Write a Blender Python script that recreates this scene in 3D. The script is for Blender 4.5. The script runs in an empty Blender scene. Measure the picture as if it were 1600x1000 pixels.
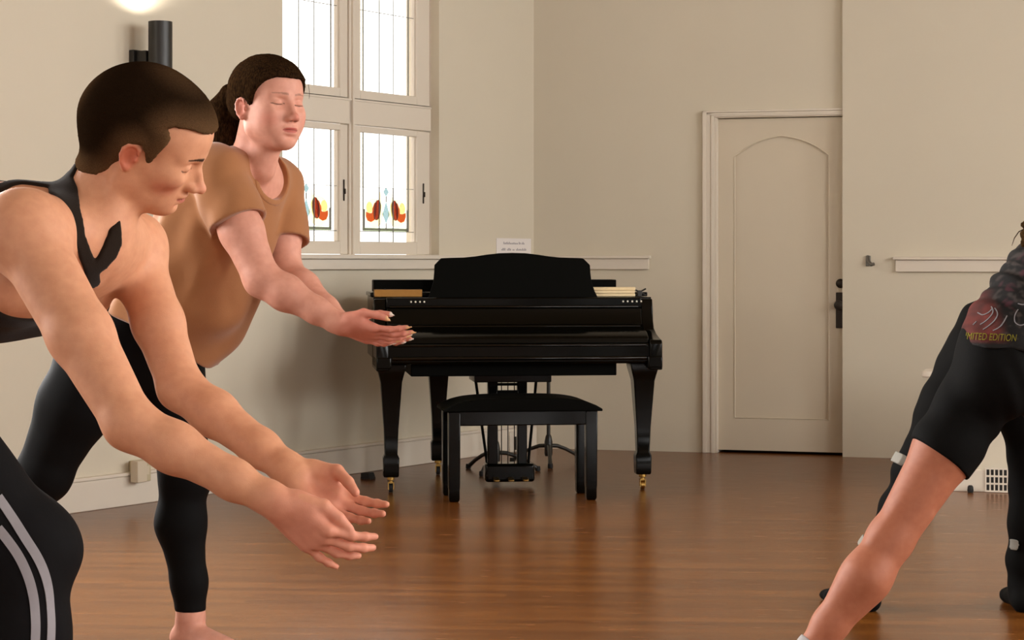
import bpy, bmesh, math, os, random
import numpy as np
from mathutils import Vector, Matrix

random.seed(7)
C = bpy.context.scene.collection
F = 3200.0            # focal length in pixels of the 1600 px wide frame
EYE = 1.08            # camera height
HOR = 410.0           # pixel row of the horizon
f32 = np.float32
SQ = 1.0


def P(px, py, Y):
    """world point seen at pixel (px, py) at depth Y"""
    return np.array([(px - 800.0) * Y / F, Y, EYE - (py - HOR) * Y / F])


def nrm(v):
    v = np.asarray(v, float)
    return v / np.linalg.norm(v)


# ------------------------------------------------------------------ materials
def srgb(r, g, b):
    def f(c):
        c /= 255.0
        return c / 12.92 if c <= 0.04045 else ((c + 0.055) / 1.055) ** 2.4
    return (f(r), f(g), f(b), 1.0)


def new_mat(name):
    m = bpy.data.materials.new(name)
    m.use_nodes = True
    nt = m.node_tree
    return m, nt, nt.nodes['Principled BSDF']


def mat(name, col, rough=0.5, metal=0.0, spec=0.5, noise=0.0, nscale=30.0, bump=0.0, bscale=200.0, coat=0.0, sheen=0.0, sss=0.0):
    m, nt, b = new_mat(name)
    b.inputs['Base Color'].default_value = col
    b.inputs['Roughness'].default_value = rough
    b.inputs['Metallic'].default_value = metal
    b.inputs['Specular IOR Level'].default_value = spec
    b.inputs['Coat Weight'].default_value = coat
    b.inputs['Coat Roughness'].default_value = 0.08
    b.inputs['Sheen Weight'].default_value = sheen
    if sss:
        b.inputs['Subsurface Weight'].default_value = sss
        b.inputs['Subsurface Radius'].default_value = (1.0, 0.35, 0.2)
        b.inputs['Subsurface Scale'].default_value = 0.008
    tc = nt.nodes.new('ShaderNodeTexCoord')
    if noise:
        n = nt.nodes.new('ShaderNodeTexNoise')
        n.inputs['Scale'].default_value = nscale
        n.inputs['Detail'].default_value = 4
        nt.links.new(tc.outputs['Object'], n.inputs['Vector'])
        mx = nt.nodes.new('ShaderNodeMix')
        mx.data_type = 'RGBA'
        mx.inputs[6].default_value = tuple(c * (1 - noise) for c in col[:3]) + (1,)
        mx.inputs[7].default_value = tuple(min(1, c * (1 + noise)) for c in col[:3]) + (1,)
        nt.links.new(n.outputs['Fac'], mx.inputs[0])
        nt.links.new(mx.outputs[2], b.inputs['Base Color'])
    if bump:
        n2 = nt.nodes.new('ShaderNodeTexNoise')
        n2.inputs['Scale'].default_value = bscale
        n2.inputs['Detail'].default_value = 3
        nt.links.new(tc.outputs['Object'], n2.inputs['Vector'])
        bp = nt.nodes.new('ShaderNodeBump')
        bp.inputs['Strength'].default_value = bump
        bp.inputs['Distance'].default_value = 0.002
        nt.links.new(n2.outputs['Fac'], bp.inputs['Height'])
        nt.links.new(bp.outputs['Normal'], b.inputs['Normal'])
    return m


def vcol_mat(name, rough=0.5, sss=0.0, bump=0.0, bscale=300.0, mottle=0.0, spec=0.4, sheen=0.0):
    """material whose base colour is the mesh's own 'Col' attribute (lips, nails, printed cloth ...)"""
    m = mat(name, (0.5, 0.5, 0.5, 1), rough, spec=spec, bump=bump, bscale=bscale, sss=sss, sheen=sheen)
    nt = m.node_tree
    b = nt.nodes['Principled BSDF']
    a = nt.nodes.new('ShaderNodeAttribute')
    a.attribute_name = 'Col'
    out = a.outputs['Color']
    if mottle:
        tc = nt.nodes.new('ShaderNodeTexCoord')
        n = nt.nodes.new('ShaderNodeTexNoise')
        n.inputs['Scale'].default_value = 55
        n.inputs['Detail'].default_value = 5
        nt.links.new(tc.outputs['Object'], n.inputs['Vector'])
        rp = nt.nodes.new('ShaderNodeValToRGB')
        rp.color_ramp.elements[0].color = (1 - mottle, 1 - mottle * 1.5, 1 - mottle * 1.6, 1)
        rp.color_ramp.elements[0].position = 0.3
        rp.color_ramp.elements[1].color = (1, 1, 1, 1)
        rp.color_ramp.elements[1].position = 0.7
        nt.links.new(n.outputs['Fac'], rp.inputs['Fac'])
        mx = nt.nodes.new('ShaderNodeMix')
        mx.data_type = 'RGBA'
        mx.blend_type = 'MULTIPLY'
        mx.inputs[0].default_value = 1
        nt.links.new(out, mx.inputs[6])
        nt.links.new(rp.outputs['Color'], mx.inputs[7])
        out = mx.outputs[2]
    nt.links.new(out, b.inputs['Base Color'])
    return m


# ------------------------------------------------------------------ mesh building
class MB:
    def __init__(s):
        s.v, s.f = [], []

    def add(s, vs, fs):
        o = len(s.v)
        s.v += [tuple(map(float, v)) for v in vs]
        s.f += [tuple(i + o for i in f) for f in fs]
        return s

    def box(s, x0, x1, y0, y1, z0, z1):
        return s.add([(x0, y0, z0), (x1, y0, z0), (x1, y1, z0), (x0, y1, z0), (x0, y0, z1), (x1, y0, z1), (x1, y1, z1), (x0, y1, z1)],
                     [(3, 2, 1, 0), (4, 5, 6, 7), (0, 1, 5, 4), (1, 2, 6, 5), (2, 3, 7, 6), (3, 0, 4, 7)])

    def frustum(s, cx, cy, levels):
        """square post: levels = [(z, half_x, half_y), ...]"""
        vs, fs = [], []
        for z, hx, hy in levels:
            vs += [(cx - hx, cy - hy, z), (cx + hx, cy - hy, z), (cx + hx, cy + hy, z), (cx - hx, cy + hy, z)]
        n = len(levels)
        for i in range(n - 1):
            for k in range(4):
                a, b = i * 4 + k, i * 4 + (k + 1) % 4
                fs.append((a, b, b + 4, a + 4))
        fs.append((3, 2, 1, 0))
        fs.append(tuple(range((n - 1) * 4, n * 4)))
        return s.add(vs, fs)

    def prism(s, pts, vec):
        """closed 3D outline pts extruded by vec"""
        n = len(pts)
        pts = [Vector(p) for p in pts]
        vec = Vector(vec)
        fs = [tuple(range(n))[::-1], tuple(range(n, 2 * n))]
        fs += [(i, (i + 1) % n, n + (i + 1) % n, n + i) for i in range(n)]
        return s.add(pts + [p + vec for p in pts], fs)

    def tube(s, pts, r, n=10, cap=True):
        pts = [Vector(p) for p in pts]
        rs = r if isinstance(r, (list, tuple)) else [r] * len(pts)
        vs, fs = [], []
        prev = None
        for i, p in enumerate(pts):
            d = (pts[min(i + 1, len(pts) - 1)] - pts[max(i - 1, 0)]).normalized()
            if prev is None:
                a = d.orthogonal().normalized()
            else:
                a = (prev - d * prev.dot(d)).normalized()
            prev = a
            b = d.cross(a)
            for k in range(n):
                t = 2 * math.pi * k / n
                vs.append(p + (a * math.cos(t) + b * math.sin(t)) * rs[i])
        for i in range(len(pts) - 1):
            for k in range(n):
                fs.append((i * n + k, i * n + (k + 1) % n, (i + 1) * n + (k + 1) % n, (i + 1) * n + k))
        if cap:
            fs.append(tuple(range(n))[::-1])
            fs.append(tuple(range((len(pts) - 1) * n, len(pts) * n)))
        return s.add(vs, fs)

    def lathe(s, cx, cy, prof, n=24):
        """prof [(r, z)] around the vertical axis through (cx, cy)"""
        vs, fs = [], []
        for r, z in prof:
            for k in range(n):
                t = 2 * math.pi * k / n
                vs.append((cx + r * math.cos(t), cy + r * math.sin(t), z))
        for i in range(len(prof) - 1):
            for k in range(n):
                fs.append((i * n + k, i * n + (k + 1) % n, (i + 1) * n + (k + 1) % n, (i + 1) * n + k))
        fs.append(tuple(range(n))[::-1])
        fs.append(tuple(range((len(prof) - 1) * n, len(prof) * n)))
        return s.add(vs, fs)

    def build(s, name, m, parent=None, bevel=0.0, seg=2, smooth=False, angle=40):
        me = bpy.data.meshes.new(name)
        me.from_pydata(s.v, [], s.f)
        bm = bmesh.new()
        bm.from_mesh(me)
        bmesh.ops.recalc_face_normals(bm, faces=bm.faces)
        bm.to_mesh(me)
        bm.free()
        me.materials.append(m)
        o = bpy.data.objects.new(name, me)
        C.objects.link(o)
        if smooth or bevel:
            for p in me.polygons:
                p.use_smooth = True
            try:
                me.set_sharp_from_angle(angle=math.radians(angle))
            except Exception:
                pass
        if bevel:
            b = o.modifiers.new('edge', 'BEVEL')
            b.width = bevel
            b.segments = seg
            b.limit_method = 'ANGLE'
            b.angle_limit = math.radians(35)
            b.harden_normals = False
        if parent:
            o.parent = parent
        return o


def tag(o, label=None, cat=None, group=None, kind=None):
    if label:
        o['label'] = label
    if cat:
        o['category'] = cat
    if group:
        o['group'] = group
    if kind:
        o['kind'] = kind
    return o


def empty(name, loc, rz=0.0):
    o = bpy.data.objects.new(name, None)
    o.empty_display_size = 0.1
    C.objects.link(o)
    o.location = tuple(float(c) for c in loc)
    o.rotation_euler = (0, 0, rz)
    return o


def structure(o):
    o['kind'] = 'structure'
    return o
# ------------------------------------------------------------------ the room
M_WALL = mat('wall_paint', srgb(215, 206, 186), 0.75, spec=0.25, noise=0.025, nscale=3.0, bump=0.12, bscale=90)
M_TRIM = mat('trim_paint', srgb(224, 214, 198), 0.5, spec=0.4, noise=0.02, nscale=8, bump=0.05, bscale=60)
M_DOOR = mat('door_paint', srgb(212, 200, 178), 0.5, spec=0.4, noise=0.025, nscale=4, bump=0.06, bscale=50)
M_CEIL = mat('dark_ceiling', srgb(128, 104, 78), 0.7, spec=0.2, noise=0.12, nscale=10)  # brown chosen to cut fill light off the unseen ceiling
M_DARK = mat('black_metal', srgb(30, 28, 24), 0.42, spec=0.5)
M_BRONZE = mat('dark_bronze', srgb(48, 40, 32), 0.4, metal=0.6)
M_LEAD = mat('lead_came', srgb(140, 140, 132), 0.6, metal=0.3)


def floor_mat():
    m, nt, b = new_mat('oak_boards')
    L = nt.links
    tc = nt.nodes.new('ShaderNodeTexCoord')
    mp = nt.nodes.new('ShaderNodeMapping')
    mp.inputs['Rotation'].default_value = (0, 0, math.radians(4))
    L.new(tc.outputs['Object'], mp.inputs['Vector'])
    br = nt.nodes.new('ShaderNodeTexBrick')
    br.inputs['Scale'].default_value = 1.0
    br.inputs['Mortar Size'].default_value = 0.0012
    br.inputs['Mortar Smooth'].default_value = 0.4
    br.inputs['Brick Width'].default_value = 1.3
    br.inputs['Row Height'].default_value = 0.06
    br.inputs['Color1'].default_value = (0.0, 0.0, 0.0, 1)
    br.inputs['Color2'].default_value = (1.0, 1.0, 1.0, 1)
    br.inputs['Mortar'].default_value = (0.0, 0.0, 0.0, 1)
    br.offset = 0.37
    br.offset_frequency = 2
    L.new(mp.outputs['Vector'], br.inputs['Vector'])
    st = nt.nodes.new('ShaderNodeMapping')
    st.inputs['Scale'].default_value = (2.0, 26.0, 1.0)
    L.new(mp.outputs['Vector'], st.inputs['Vector'])
    gr = nt.nodes.new('ShaderNodeTexNoise')
    gr.inputs['Scale'].default_value = 2.2
    gr.inputs['Detail'].default_value = 7
    gr.inputs['Roughness'].default_value = 0.62
    L.new(st.outputs['Vector'], gr.inputs['Vector'])
    big = nt.nodes.new('ShaderNodeTexNoise')
    big.inputs['Scale'].default_value = 1.1
    big.inputs['Detail'].default_value = 3
    L.new(tc.outputs['Object'], big.inputs['Vector'])

    def math_(op, a, bb):
        n = nt.nodes.new('ShaderNodeMath')
        n.operation = op
        for i, x in enumerate((a, bb)):
            if isinstance(x, (int, float)):
                n.inputs[i].default_value = x
            else:
                L.new(x, n.inputs[i])
        return n.outputs[0]
    t = math_('ADD', math_('MULTIPLY', br.outputs['Color'], 0.20), math_('ADD', math_('MULTIPLY', gr.outputs['Fac'], 0.56), 0.08))
    t = math_('ADD', t, math_('MULTIPLY', big.outputs['Fac'], 0.22))
    rp = nt.nodes.new('ShaderNodeValToRGB')
    e = rp.color_ramp.elements
    e[0].position, e[0].color = 0.28, srgb(78, 40, 12)
    e[1].position, e[1].color = 0.86, srgb(144, 88, 34)
    x = e.new(0.56)
    x.color = srgb(111, 64, 22)
    L.new(t, rp.inputs['Fac'])
    L.new(rp.outputs['Color'], b.inputs['Base Color'])
    rr = math_('ADD', math_('MULTIPLY', gr.outputs['Fac'], 0.14), 0.18)
    L.new(rr, b.inputs['Roughness'])
    b.inputs['Specular IOR Level'].default_value = 0.28
    bp = nt.nodes.new('ShaderNodeBump')
    bp.inputs['Strength'].default_value = 0.05
    bp.inputs['Distance'].default_value = 0.003
    L.new(t, bp.inputs['Height'])
    L.new(bp.outputs['Normal'], b.inputs['Normal'])
    return m


M_FLOOR = floor_mat()
CORNER = P(834, 700, F * EYE / (700 - HOR))
CORNER[2] = 0
FAR = P(100, 803, F * EYE / (803 - HOR))
FAR[2] = 0
EL = nrm(FAR - CORNER)                       # along the window wall, away from the corner
NL = np.array([-EL[1], EL[0], 0])            # rotated +90 deg
if NL[1] > 0:
    NL = -NL
AL = math.atan2(EL[1], EL[0])
AB = -math.atan(0.29)
EB = np.array([math.cos(AB), math.sin(AB), 0])
NB = np.array([math.sin(AB), -math.cos(AB), 0])
H = 4.4
LWL = 12.0                                   # length of the window wall
# local y of the window wall frame = EL rotated +90 deg = inward
assert np.dot(NL, [-math.sin(AL), math.cos(AL), 0]) > 0.99


def ray_plane(px, py, origin, n):
    d = np.array([(px - 800.0) / F, 1.0, -(py - HOR) / F])
    o = np.array([0, 0, EYE])
    return o + d * (np.dot(origin - o, n) / np.dot(d, n))


def lw(px, py, off=0.0):
    """(s, z) on the window wall's plane pushed inward by off"""
    w = ray_plane(px, py, CORNER + NL * off, NL)
    return float(np.dot(w - CORNER, EL)), float(w[2])


def bw(px, py, off=0.0):
    w = ray_plane(px, py, CORNER + NB * off, NB)
    return float(np.dot(w - CORNER, EB)), float(w[2])


BWL = (6.4 - CORNER[0]) / EB[0]
pL = CORNER + EL * LWL
pB = CORNER + EB * BWL
YB = -3.2
# floor / ceiling outline
outline = [tuple(CORNER[:2]), tuple(pL[:2]), (pL[0], YB), (pB[0], YB), tuple(pB[:2])]
cx, cy = np.mean([o[0] for o in outline]), np.mean([o[1] for o in outline])
grow = [(pL[0] - 0.4, YB - 0.4), (pB[0] + 0.4, YB - 0.4), (pB[0] + 0.4, CORNER[1] + 0.6), (pL[0] - 0.4, CORNER[1] + 0.6)]
structure(MB().prism([(x, y, -0.12) for x, y in grow], (0, 0, 0.12)).build('floor', M_FLOOR))
structure(MB().prism([(x, y, H) for x, y in grow], (0, 0, 0.12)).build('ceiling', M_CEIL))


def wall_with_holes(mb, x0, x1, y0, y1, holes, ztop):
    """slab between local x0..x1 with rectangular holes (a, b, z0, z1)"""
    holes = sorted(holes)
    cur = x0
    for a, b, z0, z1 in holes:
        if a > cur:
            mb.box(cur, a, y0, y1, 0, ztop)
        if z0 > 0:
            mb.box(a, b, y0, y1, 0, z0)
        if z1 < ztop:
            mb.box(a, b, y0, y1, z1, ztop)
        cur = b
    if cur < x1:
        mb.box(cur, x1, y0, y1, 0, ztop)
    return mb


# --- window wall (wall_left), local frame: x along wall from the corner, y inward, z up
REC = 0.065                                   # window plane sits this far back
s_r = lw(686, 300)[0]                         # right edge of the opening (toward the corner)
s_l = lw(441.5, 60)[0]                        # left edge
z_sill = lw(600, 399)[1]
z_top = 3.25
WL = MB()
wall_with_holes(WL, -0.02, LWL, -0.22, 0, [(s_r, s_l, z_sill, z_top), (s_l + 2.4, s_l + 2.4 + 1.3, z_sill, z_top), (s_l + 5.0, s_l + 6.3, z_sill, z_top)], H)
wl = structure(WL.build('wall_left', M_WALL))
wl.location = tuple(CORNER)
wl.rotation_euler = (0, 0, AL)
# baseboard with a wire moulding on top
zb = lw(150, 750, 0.02)[1]
bb = structure(MB().box(0.0, LWL, 0.0, 0.022, 0.0, zb).box(0.0, LWL, 0.0, 0.03, zb, zb + 0.016).build('baseboard_left', M_TRIM, bevel=0.004))
bb.location, bb.rotation_euler = wl.location, wl.rotation_euler
# ledge under the window: stool + apron, runs to the corner
sl = MB()
z0s, z1s = lw(560, 421, 0.03)[1], lw(560, 400, 0.05)[1]
s_end = LWL * 0.55
sl.box(0.0, s_end, 0.0, 0.03, z0s, z1s - 0.015)
sl.box(0.0, s_end, 0.0, 0.055, z1s - 0.015, z1s + 0.006)
t1 = structure(sl.build('trim_1', M_TRIM, bevel=0.003))
t1.location, t1.rotation_euler = wl.location, wl.rotation_euler

# --- window: frame, four sashes, four leaded panes
win = structure(empty('window_1', CORNER, AL))
y_in = -REC                                   # inner face of the frame
# bars of the fixed frame, positions read off the glass plane
s_m0, s_m1 = lw(552, 300, y_in)[0], lw(543, 300, y_in)[0]
s_f = lw(673, 300, y_in)[0]
z_t0 = lw(600, 199, y_in)[1]                  # transom bottom
z_t1 = lw(600, 160, y_in)[1]                  # transom top
fr = MB()
fr.box(s_r + 0.001, s_f, y_in - 0.05, y_in + 0.012, z_sill, z_top)            # right jamb
fr.box(s_f - 0.010, s_f + 0.006, y_in - 0.03, y_in + 0.016, z_sill, z_top)    # jamb bead
s_lj = s_l + 0.0
sash_w = (s_m0 - s_f)
left_in = s_m1 + sash_w
win_l = max(left_in + 0.06, s_l)
# the frame runs on behind the near wall edge
fr.box(s_m0, s_m1, y_in - 0.05, y_in + 0.012, z_sill, z_top)
fr.box((s_m0 + s_m1) / 2 - 0.008, (s_m0 + s_m1) / 2 + 0.008, y_in - 0.03, y_in + 0.024, z_sill, z_top)
fr.box(s_r + 0.001, s_l - 0.001, y_in - 0.05, y_in + 0.012, z_t0, z_t1)
fr.box(s_f, s_l - 0.001, y_in - 0.04, y_in + 0.016, z_t1 - 0.012, z_t1)
fr.box(s_r + 0.001, s_l - 0.001, y_in - 0.06, -0.001, z_sill - 0.02, z_sill + 0.004)
fr.build('frame', M_TRIM, win, bevel=0.003)


def glass(name, col, rough=0.15, gloss=0.08):
    m = bpy.data.materials.new(name)
    m.use_nodes = True
    nt = m.node_tree
    nt.nodes.clear()
    out = nt.nodes.new('ShaderNodeOutputMaterial')
    tr = nt.nodes.new('ShaderNodeBsdfTransparent')
    tr.inputs['Color'].default_value = tuple(c ** 0.5 for c in col[:3]) + (1,)      # light crosses both faces of a piece
    gl = nt.nodes.new('ShaderNodeBsdfGlossy')
    gl.inputs['Roughness'].default_value = rough
    gl.inputs['Color'].default_value = (0.8, 0.8, 0.8, 1)
    mx = nt.nodes.new('ShaderNodeMixShader')
    mx.inputs[0].default_value = gloss
    nt.links.new(tr.outputs[0], mx.inputs[1])
    nt.links.new(gl.outputs[0], mx.inputs[2])
    nt.links.new(mx.outputs[0], out.inputs['Surface'])
    return m


G_CLEAR = glass('clear_glass', (0.97, 0.97, 0.95, 1))
G_AMBER = glass('amber_tint_glass', (0.95, 0.93, 0.82, 1))
G_CREAM = glass('cream_glass', (0.80, 0.70, 0.42, 1))
G_RED = glass('red_glass', (0.30, 0.035, 0.010, 1))
G_ORANGE = glass('orange_glass', (0.45, 0.075, 0.015, 1))
G_BLUE = glass('blue_glass', (0.20, 0.30, 0.32, 1))
G_GREEN = glass('green_glass', (0.12, 0.16, 0.07, 1))


def ell(cx_, cy_, rx, ry, rot, n=22, a0=0, a1=360):
    out = []
    for k in range(n):
        t = math.radians(a0 + (a1 - a0) * k / (n if a1 - a0 == 360 else n - 1))
        x, y = rx * math.cos(t), ry * math.sin(t)
        c, s = math.cos(rot), math.sin(rot)
        out.append((cx_ + x * c - y * s, cy_ + x * s + y * c))
    return out


def leaded(sash, a0, a1, z0, z1, lower=True):
    """a0 > a1: local x of the pane's left and right edge as seen from the room"""
    yg = y_in - 0.018
    w, h = a1 - a0, z1 - z0

    def pt(a, b, y=yg):
        return (a0 + a * w, y, z0 + b * h)
    MB().prism([pt(0, 0), pt(1, 0), pt(1, 1), pt(0, 1)], (0, -0.004, 0)).build('pane', G_CLEAR, sash)
    lead = MB()

    def bar(aA, bA, aB, bB, t, th=0.004):
        A, B = Vector(pt(aA, bA, yg + 0.003)), Vector(pt(aB, bB, yg + 0.003))
        d = (B - A).normalized()
        p = Vector((0, 1, 0)).cross(d) * (t / 2)
        lead.prism([A - p, B - p, B + p, A + p], (0, -0.005, 0))

    def poly(pts, m, y=0.002):
        MB().prism([pt(a, b, yg + y) for a, b in pts], (0, -0.0035, 0)).build('coloured_glass', m, sash)
    if lower:
        for a, t in ((0.10, 0.006), (0.895, 0.007), (0.38, 0.0014), (0.625, 0.0014)):
            bar(a, 0.10, a, 1, t)
        bar(0.10, 0.115, 0.895, 0.115, 0.02 * 0.35)
        bar(0, 0.5, 1, 0.5, 0.0025)
        bar(0, 0.095, 1, 0.095, 0.004)
        bar(0.38, 0, 0.38, 0.5, 0.005)
        bar(0.625, 0, 0.625, 0.5, 0.005)
        poly([(0.10, 0.10), (0.9, 0.10), (0.9, 0.128), (0.10, 0.128)], G_GREEN)
        poly([(0.0, 0.5), (0.10, 0.5), (0.10, 0.985), (0.0, 0.985)], G_AMBER)
        poly([(0.5, 0.505), (0.455, 0.465), (0.5, 0.425), (0.545, 0.465)], G_BLUE)
        poly([(0.5, 0.37), (0.44, 0.255), (0.5, 0.175), (0.56, 0.255)], G_BLUE)
        bar(0.5, 0.115, 0.5, 0.175, 0.004)
        bar(0.5, 0.37, 0.5, 0.425, 0.004)
        for sgn in (-1, 1):
            def mx(pts):
                return [(0.5 + sgn * (a - 0.5), b) for a, b in pts]
            # tulip: outer cream skirt, deep red petal, orange cup, cream cup tip
            poly(mx(ell(0.705, 0.265, 0.155, 0.135, 0.15, 26)), G_CREAM, 0.0005)
            poly(mx([(0.585, 0.47), (0.60, 0.46), (0.625, 0.36), (0.66, 0.22), (0.64, 0.20), (0.60, 0.25), (0.575, 0.36)]), G_CREAM, 0.0006)
            poly(mx(ell(0.655, 0.295, 0.052, 0.095, 0.25, 20)), G_RED, 0.002)
            poly(mx([(0.66, 0.37), (0.70, 0.36), (0.735, 0.31), (0.745, 0.265), (0.80, 0.262), (0.845, 0.275), (0.85, 0.235), (0.82, 0.195), (0.765, 0.182), (0.71, 0.20), (0.675, 0.25)]), G_ORANGE, 0.0026)
            poly(mx(ell(0.79, 0.315, 0.048, 0.052, 0.0, 16)), G_CREAM, 0.0018)
            for lp in (ell(0.655, 0.295, 0.053, 0.097, 0.25, 20),):
                q = mx(lp)
                for i in range(len(q)):
                    bar(q[i][0], q[i][1], q[(i + 1) % len(q)][0], q[(i + 1) % len(q)][1], 0.0012)
            bar(0.5 + sgn * 0.385, 0.128, 0.5 + sgn * 0.385, 0.30, 0.012)
    else:
        for a, t in ((0.10, 0.006), (0.895, 0.007), (0.38, 0.0014), (0.625, 0.0014)):
            bar(a, 0.0, a, 1, t)
        bar(0, 0.35, 1, 0.35, 0.003)
        poly([(0.0, 0.0), (0.10, 0.0), (0.10, 0.98), (0.0, 0.98)], G_AMBER)
        poly([(0.17, 0.36), (0.37, 0.36), (0.37, 0.46), (0.17, 0.46)], glass('pale_amber_glass', (0.9, 0.86, 0.7, 1)))
    lead.build('lead_lines', M_LEAD, sash)


def sash(x_left, x_right, zb_, zt_, gl, gr, gb, gt, lower, lock=True):
    """sash between local x_left > x_right; glass rectangle gl > gr, gb < gt"""
    s = MB()
    yo, yi = y_in - 0.035, y_in + 0.004
    s.box(gl, x_left, yo, yi, zb_, zt_).box(x_right, gr, yo, yi, zb_, zt_)
    s.box(gr, gl, yo, yi, zb_, gb).box(gr, gl, yo, yi, gt, zt_)
    s.box(gl - 0.006, gl, yo, yi - 0.012, gb, gt).box(gr, gr + 0.006, yo, yi - 0.012, gb, gt)
    o = s.build('sash', M_TRIM, win, bevel=0.003)
    leaded(o, gl, gr, gb, gt, lower)
    if lock:
        xl = (x_right + gr) / 2 + 0.004
        zc = lock
        lk = MB().box(xl - 0.005, xl + 0.005, yi, yi + 0.006, zc - 0.055, zc + 0.055)
        lk.box(xl - 0.004, xl + 0.004, yi + 0.006, yi + 0.014, zc - 0.02, zc + 0.008)
        lk.build('latch', M_BRONZE, o, bevel=0.003)
    return o


zg = y_in - 0.018
gR0, gR1 = lw(558, 300, zg)[0], lw(646.5, 300, zg)[0]
gL1 = lw(526.5, 300, zg)[0]
gw = gR0 - gR1
gL0 = gL1 + gw
zb_low = lw(600, 378, zg)[1]
zt_low = lw(600, 210, zg)[1]
zb_up = lw(600, 146, zg)[1]
zlock = lw(535, 300, y_in)[1]
sash(s_m0 - 0.004, s_f + 0.014, z_sill + 0.006, z_t0 - 0.005, gR0, gR1, zb_low, zt_low, True, lock=lw(652, 302, y_in)[1])
sash(min(gL0 + 0.055, s_l - 0.002), s_m1 + 0.004, z_sill + 0.006, z_t0 - 0.005, min(gL0, s_l - 0.01), gL1, zb_low, zt_low, True, lock=lw(533, 297, y_in)[1])
sash(s_m0 - 0.004, s_f + 0.014, z_t1 + 0.004, z_top - 0.01, gR0, gR1, zb_up, z_top - 0.07, False, lock=None)
sash(min(gL0 + 0.055, s_l - 0.002), s_m1 + 0.004, z_t1 + 0.004, z_top - 0.01, min(gL0, s_l - 0.01), gL1, zb_up, z_top - 0.07, False, lock=None)
print('WIN', s_r, s_l, z_sill, 'gl', gL0, gL1, gR0, gR1, zb_low, zt_low, zb_up)
# two more windows farther along the same wall (beyond the frame), plain
LH = [(s_l + 2.4, s_l + 3.7), (s_l + 5.0, s_l + 6.3)]
for kk, (a2, b2) in enumerate(LH):
    w2 = MB()
    for x in (a2, (a2 + b2) / 2 - 0.03, b2 - 0.06):
        w2.box(x + 0.001, x + 0.059, y_in - 0.05, y_in, z_sill, z_top - 0.001)
    for z in (z_sill + 0.001, (z_t0 + z_t1) / 2, z_top - 0.07):
        w2.box(a2 + 0.001, b2 - 0.001, y_in - 0.05, y_in, z, z + 0.06)
    w2o = structure(w2.build('window_%d' % (kk + 2), M_TRIM))
    w2o.location, w2o.rotation_euler = tuple(CORNER), (0, 0, AL)

# --- back wall, local: x along EB from the corner, local y outward (away from the camera)
d_l, d_r = bw(1120, 400)[0], bw(1318, 400)[0]
z_dt = bw(1210, 183)[1]
DEP = 0.13
WB = MB()
wall_with_holes(WB, -0.02, BWL + 0.1, 0.0, DEP + 0.1, [(d_l, d_r, 0, z_dt)], H)
WB.box(d_r, BWL, -0.045, 0.0, 0, H)                  # the wall right of the door stands a little proud
wb = structure(WB.build('wall_back', M_WALL))
wb.location, wb.rotation_euler = tuple(CORNER), (0, 0, AB)
# black sheet standing in for the darkness behind the door gap
structure(MB().box(d_l - 0.05, d_r + 0.05, DEP + 0.1, DEP + 0.12, 0, z_dt + 0.1).build('door_gap_shade', M_DARK)).location = tuple(CORNER)
bpy.data.objects['door_gap_shade'].rotation_euler = (0, 0, AB)

# door leaf
door = structure(empty('door_1', CORNER, AB))
yd = 0.028
dm = MB()
zgap = 0.016
dl, dr = d_l + 0.004, d_r - 0.002
dm.box(dl, dr, yd + 0.014, yd + 0.05, zgap, z_dt - 0.004)
pl_, pr_ = bw(1148, 400, -yd)[0], d_r - 0.05
z_sp, z_pk, z_pb = bw(1150, 245, -yd)[1], bw(1221, 212, -yd)[1], 0.20
xm = bw(1221, 300, -yd)[0]


def arch_b(x):
    # pointed arch, nearly flat near its peak
    t = abs(x - xm) / (xm - pl_)
    return z_sp + (z_pk - z_sp) * (1 - 0.35 * t - 0.65 * t ** 2.6)


N = 28
xs = [pl_ + (2 * (xm - pl_)) * i / N for i in range(N + 1)]
xr = xs[-1]
# stiles and rails proud of the sunk panel
dm.box(dl, pl_, yd, yd + 0.02, zgap, z_dt - 0.004)
dm.box(xr, dr, yd, yd + 0.02, zgap, z_dt - 0.004)
dm.box(pl_, xr, yd, yd + 0.02, zgap, z_pb)
top = [(x, yd, arch_b(x)) for x in xs] + [(xr, yd, z_dt - 0.004), (pl_, yd, z_dt - 0.004)]
for i in range(N):
    x0, x1 = xs[i], xs[i + 1]
    dm.prism([(x0, yd, arch_b(x0)), (x1, yd, arch_b(x1)), (x1, yd, z_dt - 0.004), (x0, yd, z_dt - 0.004)], (0, 0.02, 0))
dm.build('leaf', M_DOOR, door)
# bead around the panel
bd = MB()
bd.tube([(pl_, yd, z_pb)] + [(pl_, yd, z_sp)] + [(x, yd, arch_b(x)) for x in xs[1:-1]] + [(xr, yd, z_sp), (xr, yd, z_pb), (pl_, yd, z_pb)], 0.004, 6)
bd.build('panel_bead', M_DOOR, door, smooth=True)
# lock plate, knob, deadbolt
zk0, zk1 = bw(1312, 513, 0)[1], bw(1312, 457, 0)[1]
xk = bw(1312.5, 480, 0)[0]
pt_ = MB().box(xk - 0.026, xk + 0.026, yd - 0.007, yd - 0.0005, zk0, zk1)
plate = pt_.build('lock_plate', M_BRONZE, door, bevel=0.004)
kn = MB()
zk = (zk0 + zk1) / 2 + 0.03
pr = [(0.010, 0.0), (0.010, 0.028), (0.022, 0.036), (0.028, 0.048), (0.024, 0.060), (0.008, 0.064)]
vs, fs = [], []
for r, dpt in pr:
    for k in range(20):
        t = 2 * math.pi * k / 20
        vs.append((xk - 0.004 + r * math.cos(t), yd - 0.005 - dpt, zk + r * math.sin(t)))
for i in range(len(pr) - 1):
    for k in range(20):
        fs.append((i * 20 + k, i * 20 + (k + 1) % 20, (i + 1) * 20 + (k + 1) % 20, (i + 1) * 20 + k))
fs.append(tuple(range((len(pr) - 1) * 20, len(pr) * 20)))
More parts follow.
